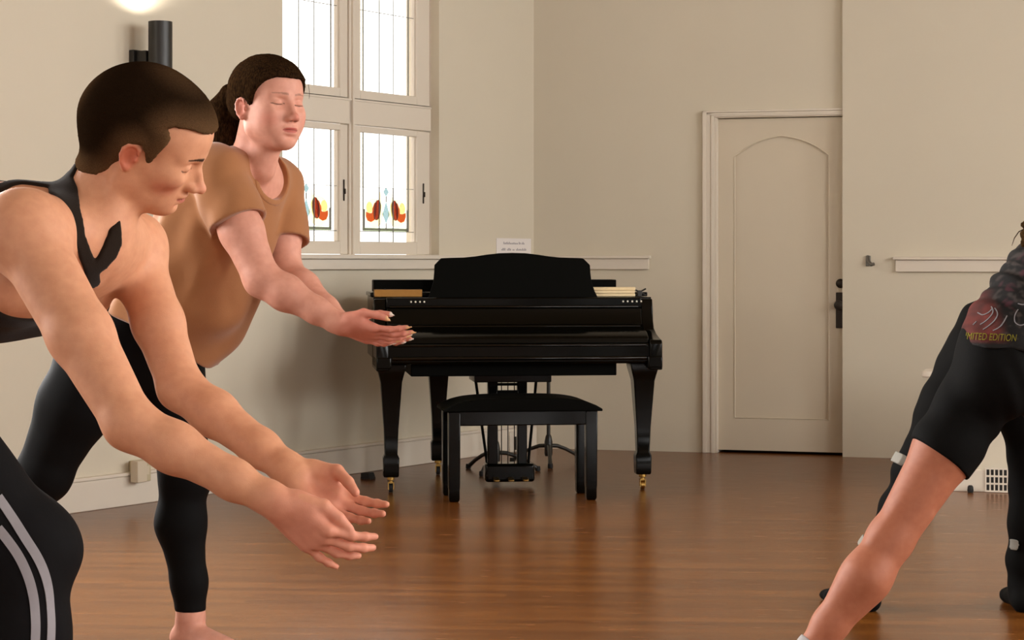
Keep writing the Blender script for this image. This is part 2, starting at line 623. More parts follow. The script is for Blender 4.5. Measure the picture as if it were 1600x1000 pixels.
kn.add(vs, fs).build('door_knob', M_BRONZE, door, smooth=True)
zdb = bw(1314, 443, 0)[1]
db = MB()
vs, fs = [], []
for r, dpt in ((0.026, 0.0), (0.026, 0.008), (0.018, 0.014), (0.006, 0.016)):
    for k in range(20):
        t = 2 * math.pi * k / 20
        vs.append((xk + r * math.cos(t), yd - 0.0005 - dpt, zdb + r * math.sin(t)))
for i in range(3):
    for k in range(20):
        fs.append((i * 20 + k, i * 20 + (k + 1) % 20, (i + 1) * 20 + (k + 1) % 20, (i + 1) * 20 + k))
fs.append(tuple(range(60, 80)))
db.add(vs, fs).build('deadbolt', M_BRONZE, door, smooth=True)
# casing: left side and head, stepped moulding
cs = MB()
c0 = bw(1098, 400, 0.02)[0]
zc1 = bw(1210, 171, 0.02)[1]
wd = d_l - c0
for i, (a, b, t) in enumerate(((0.0, 0.28, 0.030), (0.28, 0.62, 0.020), (0.62, 0.86, 0.026), (0.86, 1.0, 0.014))):
    cs.box(c0 + a * wd, c0 + b * wd, -t, 0.0, 0, zc1 - a * (zc1 - z_dt))
    cs.box(c0 + a * wd, d_r, -t, 0.0, zc1 - b * (zc1 - z_dt), zc1 - a * (zc1 - z_dt))
cs.box(d_l - 0.001, d_l + 0.004, -0.014, DEP, 0, z_dt)
cas = structure(cs.build('trim_2', M_TRIM, bevel=0.002))
cas.location, cas.rotation_euler = tuple(CORNER), (0, 0, AB)
# chair rails on the back wall
x_re = bw(1016, 405, 0.03)[0]
zr0, zr1 = bw(960, 421, 0.02)[1], bw(960, 400, 0.04)[1]
r1 = MB().box(0.03, x_re - 0.012, -0.022, 0.0, zr0, zr1 - 0.014).box(0.03, x_re, -0.04, 0.0, zr1 - 0.014, zr1 + 0.002)
r1o = structure(r1.build('trim_3', M_TRIM, bevel=0.003))
r1o.location, r1o.rotation_euler = tuple(CORNER), (0, 0, AB)
x_rs = bw(1396, 405, 0.07)[0]
zr0, zr1 = bw(1450, 425, 0.07)[1], bw(1450, 402, 0.085)[1]
r2 = MB().box(x_rs + 0.01, BWL - 0.02, -0.067, -0.045, zr0, zr1 - 0.014).box(x_rs - 0.004, BWL - 0.02, -0.085, -0.045, zr1 - 0.014, zr1 + 0.002)
r2o = structure(r2.build('trim_4', M_TRIM, bevel=0.003))
r2o.location, r2o.rotation_euler = tuple(CORNER), (0, 0, AB)
# --- the sides beyond the frame: daylight windows
def side_wall(name, p0, p1, holes):
    d = Vector((p1[0] - p0[0], p1[1] - p0[1], 0))
    o = structure(wall_with_holes(MB(), 0, d.length, 0.0, 0.2, holes, H).build(name, M_WALL))
    o.location = (p0[0], p0[1], 0)
    o.rotation_euler = (0, 0, math.atan2(d.y, d.x))
    return o


def win_bars(name, p0, p1, holes):
    d = Vector((p1[0] - p0[0], p1[1] - p0[1], 0))
    k = 3
    for a, b, z0, z1 in holes:
        m = MB()
        for x in (a + 0.001, (a + b) / 2 - 0.03, b - 0.061):
            m.box(x, x + 0.06, 0.06, 0.11, z0, z1)
        for z in (z0, z0 + (z1 - z0) * 0.45, z1 - 0.061):
            m.box(a + 0.001, b - 0.001, 0.06, 0.11, z, z + 0.06)
        o = structure(m.build(name + '_%d' % next(WN), M_TRIM))
        o.location = (p0[0], p0[1], 0)
        o.rotation_euler = (0, 0, math.atan2(d.y, d.x))


import itertools
WN = itertools.count(4)
# walking counter-clockwise keeps local y outward negative; build so +y points out of the room
PR0, PR1 = (pB[0], pB[1] + 0.05), (pB[0], YB)
RH = [(1.8, 3.2, 1.3, 3.9), (4.2, 5.6, 1.3, 3.9), (6.6, 8.0, 1.3, 3.9), (9.0, 10.4, 1.3, 3.9)]
RL = abs(PR1[1] - PR0[1])
# right wall runs toward the camera: direction -Y, +90 deg is +X = outward
side_wall('wall_right', PR0, PR1, RH)
win_bars('window', PR0, PR1, RH)
FH = [(1.5, 3.1, 1.05, 3.4), (5.0, 6.6, 1.05, 3.4), (8.5, 10.1, 1.05, 3.4)]
PF0, PF1 = (pB[0], YB), (pL[0], YB)
side_wall('wall_front', PF0, PF1, FH).data.materials[0] = mat('dark_unseen_wall', srgb(120, 92, 66), 0.6, noise=0.1, nscale=12)  # unseen wall, coloured dark to weaken its bounce light
win_bars('window', PF0, PF1, FH)
SH = [(0.6, 2.0, 1.3, 3.9), (2.8, 4.2, 1.3, 3.9)]  # unseen side windows, added to brighten left-facing surfaces
win_bars('window', (pL[0], YB), (pL[0], pL[1] + 0.05), SH)
side_wall('wall_side', (pL[0], YB), (pL[0], pL[1] + 0.05), SH).data.materials[0] = bpy.data.materials['dark_unseen_wall']
# ------------------------------------------------------------------ furniture
M_PIANO = mat('black_lacquer', srgb(5, 5, 3), 0.15, spec=0.22)
M_PIANO_M = mat('black_satin', srgb(5, 5, 3), 0.5, spec=0.05)
M_BRASS = mat('brass', srgb(196, 158, 88), 0.3, metal=1.0)
M_RUBBER = mat('black_rubber', srgb(20, 19, 18), 0.7)
M_GOLD = mat('bronze_plate', srgb(160, 112, 48), 0.4, metal=0.5, noise=0.15, nscale=40)
M_PAPER = mat('paper', srgb(232, 226, 222), 0.8)
M_CREAM = mat('cream_paper', srgb(238, 216, 172), 0.8, noise=0.08, nscale=60)
M_INK = mat('grey_ink', srgb(150, 144, 150), 0.8)
M_GLINT = mat('glint_white', srgb(225, 220, 205), 0.5)

TH = math.atan2(0.135, 1.18)
PO = np.array([0.04, 9.548, 0.0])
piano = tag(empty('grand_piano', PO, TH), 'black lacquered grand piano with a bow-topped music desk, standing in the room corner', 'piano')
HW = 0.672
# keybed block with cheeks: front
MB().box(-HW + 0.02, HW - 0.02, 0.015, 0.40, 0.605, 0.70).build('key_slip', M_PIANO, piano, bevel=0.012, seg=3)
MB().box(-0.505, 0.47, 0.10, 0.62, 0.545, 0.606).build('keybed', M_PIANO_M, piano, bevel=0.004)
for sx in (-1, 1):
    a = MB()
    prof = [(0.0, 0.575), (0.42, 0.575), (0.42, 0.905), (0.265, 0.905), (0.25, 0.86), (0.24, 0.80), (0.215, 0.765), (0.15, 0.74), (0.06, 0.722), (0.012, 0.716), (0.0, 0.70)]
    x0 = sx * HW
    a.prism([(x0, v, z) for v, z in prof], (-sx * 0.06, 0, 0))
    a.build('cheek', M_PIANO, piano, bevel=0.006, seg=3)
    b = MB()
    b.box(min(x0, x0 - sx * 0.07), max(x0, x0 - sx * 0.07), -0.004, 0.40, 0.585, 0.64)
    b.build('cheek_moulding', M_PIANO, piano, bevel=0.006)
# closed fallboard: a curved cover from the key slip up to the case
fb = MB()
prof = [(0.03, 0.70), (0.035, 0.725), (0.07, 0.748), (0.15, 0.765), (0.205, 0.785), (0.225, 0.82), (0.232, 0.86), (0.24, 0.862), (0.27, 0.862), (0.27, 0.70)]
fb.prism([(-HW + 0.06, v, z) for v, z in prof], (2 * HW - 0.12, 0, 0))
fb.build('fallboard', M_PIANO, piano, bevel=0.004)
MB().box(-HW + 0.058, HW - 0.058, 0.236, 0.30, 0.862, 0.912).build('name_rail', M_PIANO, piano, bevel=0.006)
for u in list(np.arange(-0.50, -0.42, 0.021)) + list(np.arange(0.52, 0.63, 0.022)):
    MB().box(u, u + 0.008, 0.231, 0.237, 0.888, 0.897).build('painted_glint', M_GLINT, piano, bevel=0.002)  # pale specks stand in for glints reflected on the rail
M_GLOSS = mat('polished_black_moulding', srgb(5, 5, 3), 0.06, spec=0.55)
for z, v, r in ((0.632, 0.014, 0.010), (0.692, 0.016, 0.006), (0.775, 0.185, 0.006), (0.868, 0.236, 0.007)):
    MB().tube([(-HW + 0.075, v, z), (HW - 0.075, v, z)], r, 16).build('moulding', M_GLOSS, piano, smooth=True)
# case: rim in plan
LEN = 1.06


def bez(p0, p1, p2, p3, n):
    return [tuple((1 - t) ** 3 * p0[i] + 3 * (1 - t) ** 2 * t * p1[i] + 3 * (1 - t) * t * t * p2[i] + t ** 3 * p3[i] for i in (0, 1)) for t in [k / n for k in range(n + 1)]]


plan = [(-HW, 0.30), (HW, 0.30), (HW, 0.52)]
plan += bez((HW, 0.52), (HW, 0.78), (0.12, 0.72), (-0.02, 0.92), 16)[1:]
plan += bez((-0.02, 0.92), (-0.12, 1.08), (-0.50, 1.10), (-HW, 0.92), 12)[1:]


def inset(pl, d):
    cxm = sum(p[0] for p in pl) / len(pl)
    cym = sum(p[1] for p in pl) / len(pl)
    out = []
    for x, y in pl:
        v = Vector((x - cxm, y - cym))
        out.append((x - v.x / max(v.length, 1e-6) * d, y - v.y / max(v.length, 1e-6) * d))
    return out


rim = MB()
n = len(plan)
inn = inset(plan, 0.05)
vs = [(x, y, 0.62) for x, y in plan] + [(x, y, 0.912) for x, y in plan] + [(x, y, 0.912) for x, y in inn] + [(x, y, 0.62) for x, y in inn]
fs = []
for i in range(n):
    j = (i + 1) % n
    fs += [(i, j, n + j, n + i), (n + i, n + j, 2 * n + j, 2 * n + i), (2 * n + i, 2 * n + j, 3 * n + j, 3 * n + i), (3 * n + i, 3 * n + j, j, i)]
rim.add(vs, fs)
rim.build('case', M_PIANO, piano, bevel=0.004)
MB().prism([(x, y, 0.66) for x, y in inn], (0, 0, 0.02)).build('soundboard', M_GOLD, piano)
MB().box(-HW + 0.06, HW - 0.06, 0.30, 0.44, 0.80, 0.905).build('pin_block', M_PIANO_M, piano)
# main lid and the front flap folded back on top of it
lid = [(x, y) for x, y in plan if y > 0.45]
lid = [(-HW - 0.008, 0.44), (HW + 0.008, 0.44)] + [(x * 1.012, y + 0.01) for x, y in lid]
MB().prism([(x, y, 0.914) for x, y in lid], (0, 0, 0.02)).build('lid', M_PIANO, piano, bevel=0.004)
MB().box(-HW + 0.01, 0.535, 0.50, 0.66, 0.936, 0.995).build('folded_lid_flap', M_PIANO_M, piano, bevel=0.004)
# music desk
Yd = PO[1] + 0.30


def du(px):
    return (px - 802.5) * Yd / F


def dz(py):
    return EYE - (py - HOR) * Yd / F


half = [(135.5, 468), (129, 455), (124.5, 440), (123, 426), (122.5, 414), (112, 403.5), (95, 402.8), (75, 402.3), (58, 400.5), (40, 397.8), (20, 395.5), (0, 395)]
ol = [(du(802.5 - a), dz(b)) for a, b in half] + [(du(802.5 + a), dz(b)) for a, b in half[::-1][1:]]
zt0 = dz(468)
desk = MB()
desk.prism([(u, 0.30 + (z - zt0) * 0.16, z) for u, z in ol], (0, 0.018, 0))
desk.build('music_desk', M_PIANO_M, piano, bevel=0.003)
MB().box(du(676), du(932), 0.27, 0.36, 0.9125, zt0 + 0.012).build('desk_ledge', M_PIANO, piano, bevel=0.004)
# legs with casters
def piano_leg(u, v):
    lg = MB()
    lg.frustum(u, v, [(0.075, 0.034, 0.034), (0.082, 0.036, 0.036), (0.165, 0.038, 0.038), (0.182, 0.030, 0.030), (0.30, 0.034, 0.034), (0.52, 0.050, 0.050), (0.545, 0.056, 0.056), (0.575, 0.064, 0.064), (0.606, 0.070, 0.064)])
    o = lg.build('leg', M_PIANO, piano, bevel=0.005)
    c = MB().lathe(u, v, [(0.018, 0.075), (0.018, 0.062), (0.010, 0.058), (0.010, 0.045)], 14)
    c.build('caster_stem', M_BRASS, o, smooth=True)
    fk = MB()
    fk.box(u - 0.014, u - 0.010, v - 0.012, v + 0.016, 0.016, 0.052).box(u + 0.010, u + 0.014, v - 0.012, v + 0.016, 0.016, 0.052)
    fk.box(u - 0.014, u + 0.014, v - 0.012, v + 0.016, 0.046, 0.052)
    fk.build('caster_fork', M_BRASS, o)
    w = MB()
    vs, fs = [], []
    for x in (-0.009, 0.009):
        for k in range(20):
            t = 2 * math.pi * k / 20
            vs.append((u + x, v + 0.008 + 0.022 * math.cos(t), 0.0225 + 0.022 * math.sin(t)))
    fs = [(k, (k + 1) % 20, 20 + (k + 1) % 20, 20 + k) for k in range(20)] + [tuple(range(20))[::-1], tuple(range(20, 40))]
    w.add(vs, fs).build('caster_wheel', M_RUBBER if u < 0 else M_BRASS, o, smooth=True)


piano_leg(-0.598, 0.12)
piano_leg(0.598, 0.12)
piano_leg(-0.315, 0.90)
# pedal lyre
ly = MB().box(-0.195, 0.175, 0.22, 0.50, 0.508, 0.547).build('lyre_block', M_PIANO, piano, bevel=0.004)
for u in (-0.095, 0.048):
    MB().box(u - 0.024, u + 0.024, 0.335, 0.375, 0.10, 0.51).build('lyre_column', M_PIANO, piano, bevel=0.005)
cb = MB().box(-0.10, 0.05, 0.34, 0.37, 0.44, 0.462).box(-0.10, 0.05, 0.34, 0.37, 0.485, 0.497)
cb.build('lyre_crossbar', M_PIANO_M, piano)
pb_ = MB().box(-0.135, 0.105, 0.295, 0.42, 0.024, 0.112).build('pedal_box', M_PIANO, piano, bevel=0.014, seg=3)
for u in (-0.085, -0.015, 0.055):
    m = MB()
    m.prism([(u - 0.012, 0.30, 0.040), (u + 0.012, 0.30, 0.040), (u + 0.015, 0.25, 0.034), (u + 0.011, 0.235, 0.033), (u - 0.011, 0.235, 0.033), (u - 0.015, 0.25, 0.034)], (0, 0, 0.009))
    m.build('pedal', M_BRASS, piano, bevel=0.003)
    MB().tube([(u * 0.45 - 0.012, 0.36, 0.11), (u * 0.45 - 0.012, 0.36, 0.51)], 0.0025, 8).build('pedal_rod', M_BRONZE, piano, smooth=True)
MB().tube([(-0.165, 0.48, 0.51), (-0.115, 0.40, 0.10)], 0.007, 8).build('lyre_brace', M_PIANO_M, piano, smooth=True)
MB().tube([(0.135, 0.48, 0.51), (0.085, 0.40, 0.10)], 0.007, 8).build('lyre_brace', M_PIANO_M, piano, smooth=True)


def on_piano(u, v, z):
    c, s = math.cos(TH), math.sin(TH)
    return (PO[0] + u * c - v * s, PO[1] + u * s + v * c, z)


# things lying on the piano
def stack(name, u, v, w, d, h, m, label, cat, nsheets, rz=0.0):
    e = tag(empty(name, on_piano(u, v, 0.9145), TH + rz), label, cat)
    z = 0.0
    for i in range(nsheets):
        t = h / nsheets
        j = random.uniform(-0.008, 0.008)
        MB().box(-w / 2 + j, w / 2 + j * 0.5, -d / 2 + j, d / 2, z, z + t - 0.001).build('sheet_bundle', m, e, bevel=0.002)
        z += t
    return e


Yp = PO[1] + 0.36


def uu(px):
    return (px - 800 - 0.0) * Yp / F


stack('music_score', 0.49, 0.385, 0.225, 0.09, 0.046, M_CREAM, 'stack of cream music sheets lying on the piano beside the music desk', 'sheet music', 3)
stack('wooden_board', -0.545, 0.385, 0.225, 0.09, 0.036, M_GOLD, 'golden brown board lying on the piano under the folded lid flap', 'board', 1)
# black clips next to them
def clip(u, v, label):
    e = tag(empty('page_clip', on_piano(u, v, 0.9135), TH), label, 'clip')
    MB().tube([(-0.026, 0, 0.004), (0.0, 0, 0.022), (0.03, 0, 0.038)], 0.004, 8).build('jaw', M_DARK, e, smooth=True)
    MB().tube([(-0.026, 0.004, 0.034), (0.0, 0.004, 0.022), (0.03, 0.004, 0.006)], 0.004, 8).build('jaw', M_DARK, e, smooth=True)
    MB().box(-0.012, 0.010, -0.006, 0.010, 0.0, 0.03).build('spring', M_DARK, e, bevel=0.002)
    return e


clip(0.632, 0.385, 'small black clip on the piano at the end of the cream sheets')
clip(-0.69, 0.40, 'small black clip on the piano beside the golden brown board').location = on_piano(-0.64, 0.345, 0.9135)

# bench
TBN = TH + 0.02
Yb = F * EYE / (784 - HOR)
BC = P(817.5, 784, Yb)
bench = tag(empty('piano_bench', (BC[0] - 0.02, BC[1] + 0.17, 0), TBN), 'low black piano bench with rounded padded seat in front of the piano pedals', 'bench')
zb_top = EYE - (622 - HOR) * Yb / F
bw2 = 0.325
for ux in (-1, 1):
    for vy in (-1, 1):
        lg = MB()
        lg.frustum(ux * (bw2 - 0.012), vy * 0.135, [(0.0, 0.019, 0.019), (0.012, 0.024, 0.024), (0.055, 0.024, 0.024), (0.065, 0.0255, 0.0255), (zb_top - 0.06, 0.027, 0.027)])
        lg.build('leg', M_PIANO, bench, bevel=0.004)
ap = MB()
ap.box(-bw2 + 0.006, bw2 - 0.006, -0.153, 0.153, zb_top - 0.125, zb_top - 0.035)
ap.build('apron', M_PIANO, bench, bevel=0.005)
seat = MB()
prof = []
for i in range(25):
    x = -1 + 2 * i / 24
    prof.append((x * 0.36, zb_top - 0.045 * abs(x) ** 5 - 0.006 * x * x))
prof2 = prof + [(0.362, zb_top - 0.062), (-0.362, zb_top - 0.062)]
seat.prism([(x, -0.178, z) for x, z in prof2], (0, 0.356, 0))
seat.build('seat', M_PIANO_M, bench, bevel=0.012, seg=3)

# two tripod stands behind the piano
def tripod(px, py, Y, top, label, rot=0.3, leaf=0.27):
    p = P(px, py, Y)
    e = tag(empty('microphone_stand', (p[0], p[1], 0), rot), label, 'stand', None)
    MB().lathe(0, 0, [(0.010, 0.07), (0.010, top)], 12).build('pole', M_DARK, e, smooth=True)
    MB().lathe(0, 0, [(0.019, 0.045), (0.022, 0.06), (0.022, 0.12), (0.016, 0.15), (0.011, 0.16)], 16).build('hub', M_DARK, e, smooth=True)
    for k in range(3):
        a = 2 * math.pi * k / 3
        q = [(0.015 * math.cos(a), 0.015 * math.sin(a), 0.10)]
        for t in (0.25, 0.5, 0.75, 1.0):
            q.append((leaf * t * math.cos(a), leaf * t * math.sin(a), 0.105 - 0.092 * t ** 1.8))
        o = MB().tube(q, [0.011, 0.011, 0.010, 0.010, 0.012], 10).build('leg', M_DARK, e, smooth=True)
        MB().lathe(leaf * math.cos(a), leaf * math.sin(a), [(0.012, 0.001), (0.015, 0.006), (0.013, 0.026)], 12).build('foot', M_RUBBER, o, smooth=True)
    return e


tripod(857, 700, 10.95, 0.78, 'black tripod stand behind the piano pedals nearest the door wall', 0.55, 0.22)
tripod(775, 707, 10.55, 0.75, 'black tripod stand behind the piano pedals on the window side', 0.2, 0.22)

# notice taped to the window wall
s0, z0_ = lw(776, 396, 0.004)
s1, z1_ = lw(830, 373, 0.004)
sg = tag(MB().box(s1, s0, 0.0015, 0.003, z0_ - 0.06, z1_).build('paper_sign', M_PAPER), 'white paper notice on the wall just above the music desk', 'sign')
sg.location, sg.rotation_euler = tuple(CORNER), (0, 0, AL)
ink = MB()
w_ = s0 - s1
for r, (segs) in enumerate((((0.20, 0.60), (0.64, 0.68), (0.72, 0.80)), ((0.14, 0.24), (0.30, 0.42), (0.46, 0.52), (0.56, 0.84)), ((0.24, 0.40), (0.44, 0.70)))):
    z = z1_ - 0.030 - r * 0.036
    ink = MB()
    for a, b in segs:
        x = s0 - a * w_
        while x > s0 - b * w_:
            hgt = random.choice((0.008, 0.010, 0.014))
            ink.box(x - 0.007, x, 0.003, 0.0034, z - 0.004, z - 0.004 + hgt)
            x -= 0.011
    ink.build('text_line', M_INK, sg)

# wall sconce
sc0, zs1 = lw(201, 78)
sc1, _ = lw(216, 78)
zs0 = zs1 - 0.20
SCO = tag(empty('wall_sconce', tuple(CORNER), AL), 'black cylinder wall sconce on a square bracket, lit, behind the buzz-cut head', 'lamp')
MB().box(sc1, sc0, 0.001, 0.03, zs0, zs1).build('back_plate', M_DARK, SCO, bevel=0.003)
scm = (sc0 + sc1) / 2 - 0.015
MB().box(scm - 0.03, scm + 0.03, 0.03, 0.09, zs0 + 0.02, zs1 - 0.005).build('bracket', M_DARK, SCO, bevel=0.003)
rc = 0.053
# find the depth off the wall that puts the cylinder's axis at pixel column 250
off = 0.06
for k in range(60):
    w = CORNER + EL * scm + NL * off
    if 800 + F * w[0] / w[1] >= 250:
        break
    off += 0.004
zc_top = EYE - (34 - HOR) * w[1] / F
zc_bot = zc_top - 0.46
cyl = MB()
nn = 36
vs, fs = [], []
prof = [(rc, zc_bot), (rc, zc_top), (rc - 0.004, zc_top), (rc - 0.004, zc_bot)]
for r, z in prof:
    for k in range(nn):
        t = 2 * math.pi * k / nn
        vs.append((scm + r * math.cos(t), off + r * math.sin(t), z))
for i in range(4):
    for k in range(nn):
        fs.append((i * nn + k, i * nn + (k + 1) % nn, ((i + 1) % 4) * nn + (k + 1) % nn, ((i + 1) % 4) * nn + k))
cyl.add(vs, fs).build('shade', M_DARK, SCO, smooth=True)
m_em, nt_, b_ = new_mat('lamp_glow')
b_.inputs['Emission Color'].default_value = (1.0, 0.88, 0.7, 1)
b_.inputs['Emission Strength'].default_value = 30.0
MB().lathe(scm, off, [(0.03, (zc_top + zc_bot) / 2 + 0.04), (0.034, (zc_top + zc_bot) / 2 + 0.07), (0.02, (zc_top + zc_bot) / 2 + 0.10)], 16).build('bulb', m_em, SCO, smooth=True)
MB().lathe(scm, off, [(0.045, (zc_top + zc_bot) / 2 - 0.01), (0.045, (zc_top + zc_bot) / 2 + 0.04)], 16).build('socket', M_DARK, SCO, smooth=True)
SC_POS = CORNER + EL * scm + NL * off

# outlet plate with a plugged-in adapter on the window wall
so, zo = lw(214, 735, 0.02)
zpl0, zpl1 = lw(225, 752, 0.02)[1], lw(225, 718, 0.02)[1]
M_PLATE = mat('almond_plastic', srgb(196, 182, 150), 0.45)
M_PLUG = mat('beige_plastic', srgb(214, 200, 176), 0.5)
out_ = tag(empty('power_outlet', tuple(CORNER), AL), 'beige wall outlet with a plugged-in adapter just above the baseboard', 'outlet')
sa, sb = lw(236, 735, 0.035)[0], lw(210, 735, 0.035)[0]
MB().box(sa, sb, 0.0005, 0.036, zpl0, zpl1).build('box', M_PLATE, out_, bevel=0.004)
sock = MB()
for k in (0.3, 0.62):
    x = sa + (sb - sa) * k
    sock.box(x - 0.018, x + 0.018, 0.036, 0.039, zpl0 + 0.03, zpl0 + 0.07)
sock.build('socket', M_BRONZE if False else M_PLUG, out_, bevel=0.002)
adp = tag(MB().box(sb - 0.03, sb + 0.03, 0.0395, 0.085, zpl0 + 0.005, zpl1 + 0.004).build('power_adapter', M_PLUG, bevel=0.004), 'beige adapter block plugged into the wall outlet by the baseboard', 'adapter')
adp.location, adp.rotation_euler = tuple(CORNER), (0, 0, AL)
# small outlet behind the pedals
sa2 = lw(800, 690, 0.01)
o2 = tag(empty('power_outlet', tuple(CORNER), AL), 'small pale outlet low on the wall behind the piano lyre', 'outlet')
MB().box(sa2[0] - 0.05, sa2[0] + 0.05, 0.0235, 0.03, sa2[1] - 0.06, sa2[1] + 0.06).build('plate', M_TRIM, o2, bevel=0.002)
MB().box(sa2[0] - 0.012, sa2[0] + 0.012, 0.03, 0.05, sa2[1] - 0.045, sa2[1] + 0.03).build('plug', M_DARK, o2, bevel=0.003)

# rubber door wedge by the wall
wp = P(575, 747, F * EYE / (748.5 - HOR))
wg = tag(empty('rubber_wedge', (wp[0], wp[1], 0), AL), 'small black rubber block on the floor by the baseboard near the piano', 'wedge')
MB().prism([(-0.022, -0.03, 0), (0.022, -0.03, 0), (0.022, 0.03, 0), (-0.022, 0.03, 0)], (0, 0, 0.012)).build('base', M_RUBBER, wg)
MB().prism([(-0.022, -0.03, 0.012), (-0.022, 0.03, 0.012), (-0.022, 0.02, 0.034), (-0.022, -0.03, 0.030)], (0.044, 0, 0)).build('block', M_RUBBER, wg, bevel=0.003)

# coat hook right of the door
xh, zh = bw(1361, 409, 0.06)
hk = tag(empty('coat_hook', tuple(CORNER), AB), 'small grey metal hook on the wall beside the door lock', 'hook')
M_STEEL = mat('dull_steel', srgb(120, 118, 112), 0.35, metal=0.7)
MB().tube([(xh - 0.022, -0.05, zh + 0.032), (xh - 0.016, -0.056, zh + 0.016), (xh - 0.010, -0.066, zh - 0.004), (xh + 0.004, -0.078, zh - 0.016), (xh + 0.02, -0.082, zh - 0.012)], [0.009, 0.010, 0.011, 0.011, 0.009], 10).build('prong', M_STEEL, hk, smooth=True)
MB().box(xh - 0.03, xh - 0.004, -0.052, -0.046, zh - 0.024, zh + 0.034).build('plate', M_STEEL, hk, bevel=0.003)

# low cream cabinet with a vent grille in its plinth, behind the legs at the right
YC = F * EYE / (766 - HOR)
cp = P(1457, 766, YC)
cab = tag(empty('low_cabinet', (cp[0], cp[1], 0), AB), 'low cream cabinet with slatted vent at floor level, behind the dark leggings', 'cabinet')
ZC = EYE - (580 - HOR) * YC / F
MB().box(0.0, 1.9, 0.0, 0.24, 0.0, ZC - 0.03).build('body', M_WALL, cab, bevel=0.003)
top = MB()
rp = [(0.0 - 0.05, 0.0), (0.0 - 0.04, -0.02), (-0.02, -0.035), (0.0, -0.04), (1.94, -0.04), (1.94, 0.25), (-0.02, 0.25), (-0.045, 0.235), (-0.055, 0.21)]
top.prism([(x, y, ZC - 0.03) for x, y in rp], (0, 0, 0.03))
top.build('top', M_TRIM, cab, bevel=0.008, seg=3)
MB().box(0.0, 1.9, -0.014, -0.0005, 0.0, 0.105).build('plinth', M_TRIM, cab, bevel=0.003)
k_ = YC / F
xv0, xv1, zv0, zv1 = (1537 - 1457) * k_ * 1.02, (1614 - 1457) * k_ * 1.02, 0.006, 0.112
gr = MB().box(xv0, xv1, -0.0165, -0.0145, zv0, zv1).build('vent_backing', M_DARK, cab)
g = MB()
nb = 12
for i in range(nb + 1):
    x = xv0 + (xv1 - xv0) * i / nb
    g.box(x - 0.0032, x + 0.0032, -0.022, -0.017, zv0, zv1)
for i in range(4):
    z = zv0 + (zv1 - zv0) * i / 3
    g.box(xv0 - 0.004, xv1 + 0.004, -0.023, -0.0172, max(0.002, z - 0.004), z + 0.004)
g.build('vent_grille', M_TRIM, gr)
MB().lathe((1516 - 1457) * k_, -0.05, [(0.012, 0.0), (0.015, 0.010), (0.013, 0.028), (0.008, 0.034)], 14).build('foot', M_RUBBER, cab, smooth=True)
